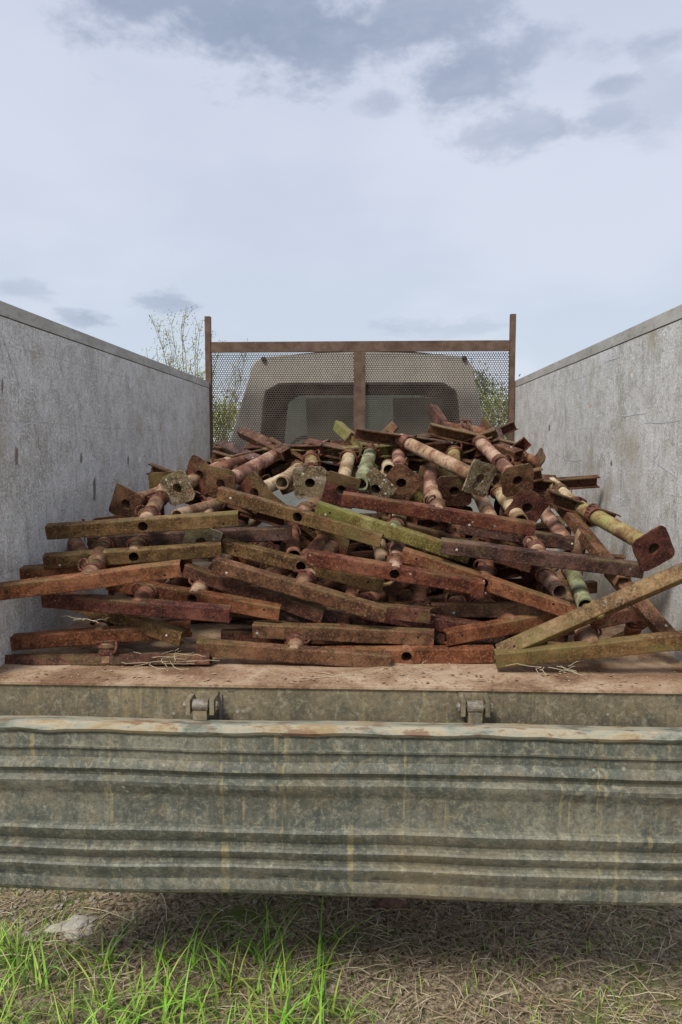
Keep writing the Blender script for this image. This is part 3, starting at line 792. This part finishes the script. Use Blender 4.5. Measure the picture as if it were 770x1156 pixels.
def plate_mesh(kind):
    if kind in _pc: return _pc[kind]
    seed = kind; S = .060; t = .006; n = 40; clip = (.006, .012, .004, .018)[kind % 4]
    bm = bmesh.new(); L4 = []
    for y in (0, t):
        o, i = [], []
        for k in range(n):
            a = 2*math.pi*k/n; c, s_ = math.cos(a), math.sin(a)
            m = max(abs(c), abs(s_)); r = S/m
            d = (abs(c) + abs(s_))*r; lim = 2*S - clip
            if d > lim: r *= lim/d
            r *= 1 + noise.noise(Vector((c*2+seed*3, s_*2, seed)))*.045
            w = noise.noise(Vector((c*1.2, s_*1.2, seed+5)))*.006
            o.append(bm.verts.new((r*c, y + w, r*s_))); i.append(bm.verts.new((.0185*c, y, .0185*s_)))
        L4.append((o, i))
    for (o, i) in L4:
        for k in range(n): bm.faces.new((o[k], o[(k+1) % n], i[(k+1) % n], i[k]))
    for q in (0, 1):
        for k in range(n): bm.faces.new((L4[0][q][k], L4[0][q][(k+1) % n], L4[1][q][(k+1) % n], L4[1][q][k]))
    for (x, z) in ((.04, .04), (-.04, .04), (-.04, -.04), (.04, -.04)):
        if (kind + int(x*100) + int(z*50)) % 3 == 0: continue
        r_ = bmesh.ops.create_icosphere(bm, subdivisions=1, radius=.0045, matrix=Matrix.Translation((x*.95, -.001, z*.95)) @ Matrix.Diagonal((1, .5, 1, 1)))
        for f in {f for v in r_['verts'] for f in v.link_faces}: f.material_index = 1
    bmesh.ops.recalc_face_normals(bm, faces=bm.faces)
    me = bpy.data.meshes.new('end_plate'); bm.to_mesh(me); bm.free(); me.shade_smooth(); me.set_sharp_from_angle(angle=R(35))
    _pc[kind] = me; return me
def tube_bm(L, y0=.006, r=.0265, seed=0):
    bm = bmesh.new(); n = 22; pr = []
    pts = [(y0, r), (y0+.012, r)] + [(y0 + (L-y0)*k/8, r) for k in range(1, 8)] + [(L, r)]
    rings = []
    for (y, rr) in pts: rings.append([bm.verts.new((math.cos(2*math.pi*k/n)*rr*(1+noise.noise(Vector((y*12, k*.6, seed)))*.03), y, math.sin(2*math.pi*k/n)*rr*(1+noise.noise(Vector((y*12, k*.6, seed)))*.03))) for k in range(n)])
    for (y, rr) in ((L, r-.005), (y0, r-.005)): rings.append([bm.verts.new((math.cos(2*math.pi*k/n)*rr, y, math.sin(2*math.pi*k/n)*rr)) for k in range(n)])
    rings.append(rings[0])
    for a, b in zip(rings, rings[1:]):
        for k in range(n): bm.faces.new((a[k], a[(k+1) % n], b[(k+1) % n], b[k]))
    return bm
def collar_bm(y, r=.0265, seed=0, loops=True):
    bm = bmesh.new(); n = 22
    prof = [(y-.022, r+.001), (y-.018, r+.004), (y-.010, r+.004), (y-.007, r+.002), (y-.002, r+.002), (y+.001, r+.006), (y+.008, r+.006), (y+.012, r+.002), (y+.012, r-.001), (y-.022, r-.001)]
    rings = [[bm.verts.new((math.cos(2*math.pi*k/n)*rr, yy, math.sin(2*math.pi*k/n)*rr)) for k in range(n)] for (yy, rr) in prof]
    rings.append(rings[0])
    for a, b in zip(rings, rings[1:]):
        for k in range(n): bm.faces.new((a[k], a[(k+1) % n], b[(k+1) % n], b[k]))
    if loops:
        rr = random.Random(seed)
        torus(bm, (0, y+.02, 0), r*1.22, .0038, Matrix.Rotation(rr.uniform(-.5,.5), 3, 'X') @ Matrix.Rotation(rr.uniform(-.4,.4), 3, 'Z'), wob=.12)
        torus(bm, (r*.9*rr.choice((-1,1)), y+.002, r*.8), .019, .004, Matrix.Rotation(rr.uniform(0,3), 3, 'Z') @ Matrix.Rotation(rr.uniform(-1,1), 3, 'X'))
    return bm
cnt = [0]
GRP = 'rusty steel posts heaped in the truck bed'
def add_post(c, xdir, tdir, label, ch='brown', tb='tan', pl=None, L=.62, TL=.5, hole=True, plate=True, collar_at=.1, bend=0.0, group=GRP, roll_plate=0.0, keep=False):
    """c: centre of the web's outer face; tdir: from the crossbar to the end plate"""
    cnt[0] += 1; sd_ = cnt[0]
    X = xdir.normalized(); Yd = (tdir - X*tdir.dot(X)).normalized(); Z = X.cross(Yd)
    if keep:
        Yd = tdir.normalized(); X = (X - Yd*X.dot(Yd)).normalized(); Z = X.cross(Yd)
    if Z.z < 0 and abs(Z.z) > .3: X = -X; Z = X.cross(Yd)
    M = Matrix((X, Yd, Z)).transposed().to_4x4(); M.translation = c
    o = empty('steel_post', M)
    tag(o, label, 'post', group)
    bm = channel_bm(L, hole=hole, seed=sd_*.71, bend=bend); stud_split(bm)
    fin('crossbar', bm, [RU[ch], STUD if sd_ % 3 == 0 else HOLED], o, 14)
    fin('tube', tube_bm(TL, seed=sd_), TU[tb], o, 50)
    fin('collar', collar_bm(collar_at, seed=sd_), RING, o, 50)
    if sd_ % 4 == 1: fin('collar', collar_bm(TL*.62, seed=sd_+50, loops=(sd_ % 4 == 1)), RING, o, 50)
    if plate:
        me = plate_mesh(sd_ % 6 if True else 0); me2 = me.copy(); me2.materials.clear(); me2.materials.append(RU[pl or ch]); me2.materials.append(STUD)
        p = link('end_plate', me2, o); 
        # outer side of the plate looks away from the crossbar
        p.matrix_local = Matrix.Translation((0, TL+.006, 0)) @ Matrix.Rotation(math.pi, 4, 'Z') @ Matrix.Rotation(roll_plate, 4, 'Y')
    return o

def front(x1, y1, d1, x2, y2, d2, label, ch='brown', tb='tan', pl=None, up=.16, side=0.0, TL=.46, **k):
    A, B = at(x1, y1, d1), at(x2, y2, d2)
    return add_post((A+B)/2, B-A, Vector((side, 1, up + .04)), label, ch, tb, pl, L=(B-A).length, TL=TL, **k)
# --- crossbars facing the tailgate, left side
front(52,602,2.36, 269,587,2.42, 'olive and brown post with long crossbar, topmost of the stack by the left wall', 'olive', 'tan', up=.2)
front(99,614,2.50, 330,603,2.50, 'dark post whose crossbar is a thin shaded line under the topmost left crossbar', 'plum', 'rust', up=.12)
front(49,636,2.34, 250,622,2.44, 'olive post with a round black hole mid crossbar, second down by the left wall', 'olive', 'tan', up=.2)
front(250,617,2.47, 432,663,2.40, 'brown and green post whose crossbar slopes down right from the holed olive one', 'olive', 'rust', up=.14)
front(-12,672,2.13, 204,644,2.22, 'orange brown post with crossbar running out of the left edge of the photo', 'orange', 'tan', hole=False, up=.2)
front(22,650,2.31, 180,640,2.55, 'post behind the orange left crossbar with only its small brown tip and top showing', 'orange', 'rust', hole=False, up=.1)
front(47,679,2.22, 259,696,2.22, 'purple red post with a pale scar near the right end of its crossbar', 'maroon', 'rust', hole=False, up=.18)
front(120,659,2.34, 315,694,2.31, 'orange and olive post with black hole, its crossbar emerging from under the purple red one', 'orange', 'tan', up=.16)
front(60,676,2.36, 204,722,2.26, 'green stained brown post sloping down right under the purple red crossbar', 'olive', 'rust', hole=False, up=.1)
front(4,728,2.23, 215,712,2.31, 'orange brown post with a greenish left end, second from the floor at far left', 'orange', 'tan', hole=False, up=.1)
# lowest left one lies with its flange towards the viewer
A, B = at(7, 751, 2.21), at(238, 750, 2.21)
add_post((A+B)/2, B-A, Vector((0, .25, 1)), 'thin dark post lying on the bed floor at far left with white lichen blotches', 'dark', 'tan', L=(B-A).length, TL=.07, hole=False, plate=False, collar_at=.05)
# --- middle
front(221,733,2.20, 441,749,2.21, 'plain brown post with its crossbar lying on the bed floor left of the middle', 'brown', 'tan', hole=False, up=.08)
front(362,742,2.27, 558,741,2.25, 'orange brown post with black hole on the bed floor, half behind the plain brown one', 'orange', 'rust', up=.1)
front(285,713,2.31, 490,722,2.28, 'flat lying brown post second from the floor in the middle', 'brown', 'rust', hole=False, up=.12)
front(240,639,2.34, 435,696,2.26, 'long brown post sloping down right across the middle above a darker parallel one', 'brown', 'tan', hole=False, up=.18)
front(207,645,2.42, 364,697,2.33, 'darker brown post parallel to and under the long sloping middle one', 'dark', 'rust', hole=False, up=.1)
front(395,690,2.36, 545,714,2.32, 'shaded maroon post low in the middle behind the sloping brown crossbars', 'maroon', 'rust', hole=False, up=.12)
front(245,558,2.50, 430,611,2.41, 'brown post with lichen spots and black hole sloping down from the left group of plates', 'olive', 'tan', up=.12)
front(356,575,2.45, 530,630,2.40, 'moss green post sloping down right in the middle of the pile', 'moss', 'green', hole=False, up=.14)
front(386,564,2.50, 604,599,2.50, 'red brown post with long crossbar right below the row of square plates', 'red', 'tan', hole=False, up=.16, pl='brown')
front(520,596,2.62, 662,617,2.60, 'thin dark maroon post ending right of the long red brown crossbar', 'plum', 'rust', hole=False, up=.1)
front(346,631,2.33, 546,666,2.31, 'dark red post with lichen patch at its left end and black hole, mid pile', 'red', 'pink', up=.18)
front(453,627,2.38, 641,691,2.30, 'orange brown post sloping down right behind the dark red centre one', 'orange', 'rust', up=.14)
front(498,618,2.34, 727,646,2.36, 'smooth dark purple brown post with a wide crossbar, right of centre', 'plum', 'tan', hole=False, up=.16)
front(430,590,2.62, 600,640,2.58, 'dark post deep in shade between the moss green and purple brown crossbars', 'dark', 'rust', hole=False, up=.1)
# --- right
front(505,722,2.26, 660,694,2.40, 'orange brown post low right rising behind the mossy crossbar', 'orange', 'rust', hole=False, up=.1)
front(560,747,2.16, 788,724,2.12, 'green stained post lying lowest on the floor at far right', 'olive', 'tan', hole=False, up=.1)
A, B = at(562, 735, 2.19), at(792, 634, 2.11)
add_post((A+B)/2, B-A, Vector((.25, 1, -.75)), 'mossy post rising to the right edge with its channel seen open from above', 'olive', 'moss', L=(B-A).length, TL=.1, hole=False, plate=False, collar_at=.05)
front(585,722,2.36, 713,695,2.36, 'dark brown post with white spots shaded behind the rising mossy crossbar', 'dark', 'rust', hole=False, up=.12)
A, B = at(690, 640, 2.42), at(762, 722, 2.22)
add_post((A+B)/2, B-A, Vector((-.3, 1, .1)), 'brown post steeply sloping down beside the right wall under the purple brown crossbar', 'brown', 'rust', L=(B-A).length, TL=.3, hole=False)
A, B = at(624, 552, 2.82), at(706, 652, 2.36)
add_post((A+B)/2, B-A, Vector((-.25, .55, -.6)), 'brown post with white lichen at its top end, sloping steeply beside the right wall', 'brown', 'tan', L=(B-A).length, TL=.4, hole=False)

# --- posts whose square plate faces the tailgate
def back(px, py, d, qx, qy, e, label, ch='brown', tb='tan', pl='brown', roll=0.0, cdir=(1,0,0), L=.6, plate=True, tl=None, **k):
    """plate centre at pixel px,py, depth d; crossbar centre at pixel qx,qy, depth e"""
    Pp, Q = at(px, py, d), at(qx, qy, e)
    T = Pp - Q
    rk = random.Random(px*7 + py); cd = Vector(cdir); cd.z += rk.uniform(-.35, .35); cd.y += rk.uniform(-.3, .5); L = min(L, rk.uniform(.34, .5))
    return add_post(Q, cd, T, label, ch, tb, pl, L=L, TL=T.length, plate=plate, roll_plate=roll, hole=True, keep=True, **k)
back(143,569,2.62, 215,545,3.02, 'post with small brown square plate, leftmost plate in the pile', 'brown', 'tan', 'brown', roll=.12, cdir=(1,.2,.1))
back(201,551,2.72, 262,520,3.15, 'post with a whitish crusted square plate, second plate from the left', 'brown', 'tan', 'crust', roll=-.15, cdir=(1,-.2,.1))
back(226,536,2.82, 300,513,3.26, 'post with dark brown plate leaning behind two others, highest on the left', 'brown', 'rust', 'dark', roll=.5, cdir=(1,.4,.15))
back(250,546,2.66, 322,508,3.12, 'post with rust brown plate and long bare pinkish tube rising to the right', 'dark', 'pink', 'brown', roll=.22, cdir=(.9,.25,.1), collar_at=.04)
back(288,556,2.66, 352,527,3.05, 'post with small brown plate in front of two cream tubes', 'brown', 'cream', 'brown', roll=.35, cdir=(1,.2,0), TLx=0) if False else back(288,556,2.66, 352,527,3.05, 'post with small brown plate in front of two cream tubes', 'brown', 'cream', 'brown', roll=.35, cdir=(1,.2,0))
back(350,545,2.68, 352,512,3.10, 'post with yellow green lichen covering its whole square plate', 'olive', 'moss', 'crust', roll=-.06, cdir=(1,.3,.1))
back(385,553,2.66, 395,512,3.08, 'post with small dark plate and upright cream tube, between lichen plate and green tube', 'brown', 'cream', 'maroon', roll=.1, cdir=(1,.25,.05), L=.4, collar_at=.05)
back(407,547,2.66, 419,508,3.08, 'post with bare open pale green tube and no plate', 'moss', 'green', 'brown', cdir=(1,.25,.1), L=.4, plate=False, collar_at=.03)
back(424,552,2.70, 447,520,3.12, 'post with ragged lichen crusted plate between green tube and brown diamond plate', 'brown', 'cream', 'crust', roll=.6, cdir=(1,-.3,.1))
back(453,545,2.70, 449,506,3.12, 'post with brown plate standing on its corner like a diamond', 'orange', 'pink', 'brown', roll=.65, cdir=(1,.1,.15), collar_at=.05)
back(486,566,2.72, 486,514,3.12, 'post with upright pinkish tube between the diamond plate and the dark olive plate', 'brown', 'pink', 'dark', plate=False, cdir=(1,.2,.1), collar_at=.12)
back(513,554,2.74, 512,505,3.14, 'post with dark olive plate partly behind the mottled one', 'brown', 'moss', 'dark', roll=.3, cdir=(1,.2,.1), collar_at=.05)
back(541,540,2.64, 451,496,3.05, 'post with mottled lichen plate and long tan tube running up left', 'brown', 'tan', 'crust', roll=.16, cdir=(.9,-.2,.1), L=.45, collar_at=.05)
back(584,542,2.72, 538,495,3.12, 'post with tilted brown plate right of the mottled one and pink tube above', 'brown', 'pink', 'brown', roll=-.42, cdir=(1,.3,.05), L=.45, collar_at=.04)
back(595,573,2.66, 566,540,3.05, 'post with maroon clipped corner plate, lowest on the right of the plate row', 'maroon', 'tan', 'maroon', roll=.4, cdir=(1,.3,-.1))
back(737,619,2.30, 655,573,2.72, 'post with dark diamond plate and yellow mossy tube leaning on the right wall', 'brown', 'moss', 'maroon', roll=.72, cdir=(.8,.5,-.5), L=.3)
# bare tubes coming down between the plates and the crossbars
back(661,684,2.36, 640,630,2.75, 'post with short yellow green open tube end low on the right', 'brown', 'green', plate=False, cdir=(1,.2,0), L=.4)
back(632,668,2.44, 590,622,2.84, 'post with red brown ringed tube left of the yellow green tube end', 'brown', 'pink', plate=False, cdir=(1,.2,0), L=.4)
back(556,590,2.62, 535,545,3.02, 'post with orange tan tube end flaring under the mottled plate', 'brown', 'tan', plate=False, cdir=(1,.2,.1), L=.4)
back(588,588,2.60, 556,545,3.00, 'post with pale tan tube descending between mottled and maroon plates', 'brown', 'cream', plate=False, cdir=(1,.2,.1), L=.4)
back(640,612,2.62, 600,560,3.05, 'post with pink tube descending behind the thin maroon crossbar at right', 'dark', 'pink', plate=False, cdir=(1,.4,.1), L=.4)
back(668,588,2.72, 622,545,3.10, 'post with cream tube squeezed behind the steep brown crossbar at right', 'dark', 'cream', plate=False, cdir=(1,.4,.1), L=.4)
back(332,628,2.50, 328,590,2.90, 'post with dark ringed tube stub poking out under the lichen spotted crossbar', 'dark', 'rust', plate=False, cdir=(1,.3,0), L=.4)
back(437,653,2.46, 425,600,2.85, 'post with rusty ringed tube end above the dark red centre crossbar', 'dark', 'tan', plate=False, cdir=(1,.2,0), L=.4)
back(200,583,2.56, 262,565,2.95, 'post with thick tan tube and loose rings lying on the topmost left crossbar', 'dark', 'tan', plate=False, cdir=(1,.5,.1), L=.4)
back(545,700,2.44, 535,650,2.86, 'post with shaded brown tube end low behind the centre right crossbars', 'dark', 'rust', plate=False, cdir=(1,.2,0), L=.5)
back(318,545,2.74, 345,522,3.16, 'post with short cream tube left of the lichen covered plate', 'dark', 'cream', plate=False, cdir=(1,.4,.1), L=.5)

# --- crossbars sticking out at the back, seen against the mesh
def bar(x1, y1, d1, x2, y2, d2, label, ch, t=(.1,-1,-.6), TL=.45, tb='rust'):
    A, B = at(x1, y1, d1), at(x2, y2, d2)
    return add_post((A+B)/2, B-A, Vector(t), label, ch, tb, None, L=(B-A).length, TL=TL, hole=False)
bar(272,484,3.35, 322,508,2.98, 'open brown crossbar sloping down right above the left group of plates', 'brown', (.3,.6,-1), TL=.2)
bar(247,498,3.4, 292,518,2.98, 'dark thin crossbar end at the left foot of the mesh screen', 'plum', (.3,.6,-1), TL=.2)
bar(346,497,3.5, 410,511,3.05, 'thin red brown crossbar lying nearly level left of the green one', 'red', (.2,.6,-1), TL=.2)
bar(377,480,3.5, 408,508,3.02, 'mossy green crossbar poking steeply up left of the middle mesh bar', 'moss', (1,-.2,-.3), TL=.2)
bar(400,505,3.1, 500,488,3.5, 'long thin brown crossbar rising right in front of the middle mesh bar', 'brown', (.1,.6,-1), TL=.2)
bar(417,516,3.3, 500,508,3.4, 'dull brown crossbar lying level just below the long thin rising one', 'dark', (0,1,-.7))
bar(484,461,3.5, 514,506,3.12, 'dark brown crossbar poking up steeply, the highest piece in the pile', 'dark', (1,.0,-.25), TL=.2)
bar(494,476,3.4, 586,509,3.0, 'long brown crossbar sloping down right beneath the right half of the mesh', 'brown', (-.1,.6,-1), TL=.2)
bar(556,486,3.5, 566,522,3.2, 'small dark crossbar end near the right post of the headboard', 'plum', (1,0,-.5), TL=.2)
bar(575,538,3.4, 626,541,3.3, 'short dark crossbar end touching the right wall above the lichen topped one', 'dark', (-.2,1,-.5))
bar(300,500,3.9, 360,512,3.5, 'brown crossbar half hidden behind the pink tube at the back left', 'orange', (.1,1,-.9))
bar(452,520,3.3, 540,498,3.5, 'brown crossbar crossing behind the long tan tube', 'brown', (0,1,-.9))

# --- more posts crowding the crest of the heap, one by one from left to right
CR = random.Random(21)
crest = [(262,516,3.4,'brown','tan','at the foot of the left end of the mesh'), (292,522,3.15,'dark','pink','just behind the long pinkish tube on the left'),
 (312,500,3.7,'olive','rust','highest on the left under the mesh screen'), (338,507,3.45,'brown','cream','above the lichen covered plate'),
 (362,498,3.8,'dark','tan','far back above the upright cream tube'), (388,518,3.2,'red','pink','behind the upright cream tube'),
 (418,498,3.75,'brown','tan','at the foot of the middle mesh bar'), (437,515,3.2,'dark','cream','beside the head of the long tan tube'),
 (468,512,3.3,'brown','pink','behind the start of the long tan tube'), (474,493,3.8,'plum','rust','far back right of the middle mesh bar'),
 (500,518,3.15,'olive','tan','behind the dark olive plate'), (524,510,3.3,'brown','moss','above the mottled plate'),
 (538,492,3.8,'dark','tan','far back under the right half of the mesh'), (560,518,3.2,'red','pink','behind the tilted brown plate'),
 (576,508,3.5,'dark','rust','at the foot of the right headboard post'),
 (236,560,2.85,'dark','tan','under the highest left plate'), (312,560,2.85,'olive','cream','left of and below the lichen covered plate')]
for i, (px, py, d, c_, t_, where) in enumerate(crest):
    a = CR.uniform(-.7, .7); T = Vector((math.sin(a), -math.cos(a)*CR.choice((1, 1, -1)), CR.uniform(-.55, -.05)))
    X = Vector((CR.uniform(.5, 1), CR.uniform(-.5, .5), CR.uniform(-.6, .6)))
    add_post(at(px, py + 7, d), X, T, '%s rusty post %s' % ({'dark':'dark','plum':'plum'}.get(c_, {'olive':'olive'}.get(c_, 'brown')), where), c_, t_, CR.choice(('brown','dark','crust')), L=CR.uniform(.3, .44), TL=CR.uniform(.28, .4), hole=False, plate=(i % 3 != 1), collar_at=.05, keep=True)

# --- the posts buried inside the heap (bits of them show through the gaps)
rp = random.Random(5)
protos = []
def copy_tree(o, parent=None):
    c = o.copy(); col.objects.link(c)
    if parent: c.parent = parent
    for ch in o.children: copy_tree(ch, c)
    return c
BUR = 'posts buried inside the pile'
buried_label = 'rusty post buried inside the pile, showing only in dark gaps between the front ones'
for i, (c_, t_) in enumerate((('dark','rust'), ('plum','rust'), ('dark','rust'), ('brown','rust'))):  # darker rusts put the shade of the gaps into the buried posts' colour
    protos.append(add_post(Vector((-.6+.4*i, 2.85, 1.10)), Vector((1, .2*i-.3, .05)), Vector((.1, 1, .05)), buried_label, c_, t_, 'brown', L=.6, TL=.45, hole=(i % 2 == 0), group=BUR))
def htop(x, y):
    a = (min(1, (y-2.3)/.5)*.36 + .14) if y < 3.6 else max(.12, .5 - (y-3.6)*.45)
    return a*(1 - .25*abs(x+.09)**2)
k = 0
for layer in range(4):
    for j in range(15):
        y = 2.62 + 1.9*rp.random()
        if layer < 2 and j > 9: y = rp.uniform(2.36, 2.5)  # extra low posts near the front, added to darken lit floor in the gaps
        x = rp.uniform(-.72, .55)
        z = .045 + layer*.085
        if z > htop(x, y) - .05 and y > 2.55: continue
        o = copy_tree(protos[k % 4]); k += 1
        flip = rp.choice((0, math.pi)) if y > 3.2 else 0
        M = Matrix.Translation((x, y, FZ + z)) @ Matrix.Rotation(rp.uniform(-.6, .6) + flip, 4, 'Z') @ Matrix.Rotation(rp.uniform(-.08, .08), 4, 'X') @ Matrix.Rotation(rp.uniform(-.12, .12), 4, 'Y')
        o.matrix_world = M
# dry stalks and chips caught on the floor edge and in the pile
bm = bmesh.new()
for (px, py, d) in ((180,742,2.17),(190,738,2.17),(172,748,2.16),(200,747,2.15),(455,752,2.13),(610,753,2.13),(480,757,2.12),(90,700,2.2),(640,752,2.12),(370,765,2.1)):
    for j in range(4):
        p = at(px + rg.uniform(-12, 12), py, d + rg.uniform(-.02, .02)); p.z = max(p.z, FZ+.004); a = rg.uniform(0, 6.28); pts = [p.copy()]
        for q in range(6): p = p + Vector((math.cos(a), math.sin(a)*.6, rg.uniform(-.25, .2)))*.018; p.z = max(p.z, FZ+.004); a += rg.uniform(-.4, .5); pts.append(p.copy())
        tube_path(bm, pts, .0008, 4)
for i in range(120):
    x = rg.uniform(XL, XR); y = YR + .01 + abs(rg.gauss(0, .1)); s = rg.uniform(.0008, .0025)
    bmesh.ops.create_icosphere(bm, subdivisions=1, radius=s, matrix=Matrix.Translation((x, y, FZ+s*.5+.001)) @ Matrix.Diagonal((1.6, 1, .6, 1)))
bf = bmesh.new()
for i in range(520):
    x = rg.uniform(XL, XR); y = YR + .01 + abs(rg.gauss(0, .09)); s_ = .0008 + .0045*rg.random()**3
    bmesh.ops.create_icosphere(bf, subdivisions=1, radius=s_, matrix=Matrix.Translation((x, y, FZ+.004)) @ Matrix.Rotation(rg.uniform(0,3),4,'Z') @ Matrix.Diagonal((1.7, 1, .25, 1)))
tag(fin('rust_flakes', bf, FLOOR), 'small rust flakes and crumbs fallen on the bed floor', 'rust flakes', kind='stuff')
tag(fin('debris', bm, ST[0]), 'dry grass stalks and crumbs scattered on the bed floor', 'debris', kind='stuff')

# ------------------------------------------------------------------ vegetation behind
LF = [simple('leaf spring green', (.30,.34,.09), (.40,.42,.14), 3, .6), simple('leaf green', (.12,.16,.04), (.20,.24,.07), 3, .6), simple('leaf dark', (.03,.06,.015), (.06,.09,.025), 3, .6)]
BARK = simple('bark', (.14,.11,.075), (.24,.20,.14), 20, .9)
def leaves_at(bm, p, r, n, s, mis, rr):
    for i in range(n):
        q = p + Vector((rr.gauss(0,1), rr.gauss(0,1), rr.gauss(0,1)))*r
        a = Vector((rr.uniform(-1,1), rr.uniform(-1,1), rr.uniform(-1,1))).normalized()*s; b = a.orthogonal().normalized()*s*.45
        bm.faces.new([bm.verts.new(q - a), bm.verts.new(q + b), bm.verts.new(q + a), bm.verts.new(q - b)]).material_index = rr.choice(mis)
def sapling(x, y, h, label, seed, nst=9, spread=.9):
    rr = random.Random(seed); o = empty('sapling', Matrix.Translation((x, y, 0))); tag(o, label, 'sapling')
    bs, bl = bmesh.new(), bmesh.new()
    for i in range(nst):
        a = rr.uniform(0, 6.283); sp = rr.uniform(.15, spread); hh = h*rr.uniform(.65, 1.0)
        pts = []
        for k in range(12):
            t = k/11; pts.append(Vector((math.cos(a)*sp*t**1.3 + noise.noise(Vector((i*3, t*3, seed)))*.12*t, math.sin(a)*sp*t**1.3, hh*t)))
        tube_path(bs, pts, [.008*(1-t/12)+.002 for t in range(12)], 5)
        for k in range(4, 12):
            for q in range(2):
                d = Vector((rr.uniform(-1,1), rr.uniform(-1,1), rr.uniform(.6,1.8))).normalized(); ln = rr.uniform(.15, .5)*(1.2 - k/14)
                tw = [pts[k] + d*ln*u/4 + Vector((0,0,.03*u*u/8)) for u in range(5)]
                tube_path(bs, tw, [.004, .003, .003, .002, .002], 4)
                for u in tw: leaves_at(bl, u, .035, 4, .012, (0,0,0,1), rr)
    fin('stems', bs, BARK, o); fin('foliage', bl, LF, o)
sapling(-2.2, 9.2, 3.25, 'bare branched sapling with tiny yellow green leaves behind the left side wall', 4, 26, .62)
sapling(-2.0, 10.4, 2.6, 'lower leafing sapling just left of the cab behind the mesh', 9, 8, .6)
def bush(x, y, h, w, label, seed, mis, cat='bush', n=70, trunk=False):
    rr = random.Random(seed); o = empty('tree' if trunk else 'bush', Matrix.Translation((x, y, 0))); tag(o, label, cat, 'bushes and trees beyond the truck')
    bl, bs = bmesh.new(), bmesh.new()
    for i in range(n):
        a = rr.uniform(0, 6.283); t = rr.random()**.8; zc = h*(.15 + .8*t) if not trunk else h*(.35+.62*t)
        rad = w*math.sqrt(max(0, 1 - ((t-.35)/.72)**2))*rr.uniform(.3, 1)
        c = Vector((math.cos(a)*rad, math.sin(a)*rad, zc))
        leaves_at(bl, c, h*.055, 60, h*.016, mis, rr)
        if i % 5 == 0: tube_path(bs, [Vector((0,0,h*.05)), Vector((c.x*.4, c.y*.4, c.z*.5)), c], [h*.014, h*.009, h*.003], 5)
    if trunk: tube_path(bs, [Vector((0,0,-.1)), Vector((.1,0,h*.3)), Vector((0,.1,h*.75))], [h*.035, h*.025, h*.01], 8)
    fin('trunk' if trunk else 'stems', bs, BARK, o); fin('crown' if trunk else 'foliage', bl, LF, o)
bush(-3.3, 15.5, 2.6, 1.3, 'spring green bush seen through the left end of the mesh screen', 21, (0,0,1), n=110)
bush(2.6, 15, 2.75, 1.2, 'yellow green bush seen through the right end of the mesh screen', 22, (0,1,1), n=110)
bush(3.9, 34, 4.9, 2.4, 'dark tree top seen through the mesh beside the right post', 23, (1,2,2), 'tree', 120, True)
labs = ['dark green tree standing off to the %s of the truck, %s' % (a, b) for a, b in (('left', 'nearest of the left ones'), ('left', 'middle of the left ones'), ('left', 'farthest of the left ones'), ('right', 'nearest of the right ones'), ('right', 'middle of the right ones'), ('right', 'farthest of the right ones'))]
for i, (x, y, h, w) in enumerate(((-9, 26, 4.2, 2.2), (-15, 34, 5, 2.8), (-24, 44, 6, 3.4), (10, 30, 4.0, 2.2), (17, 38, 5, 2.8), (27, 47, 6, 3.4))):
    bush(x, y, h, w, labs[i], 40+i, (1,2,2), 'tree', 80, True)
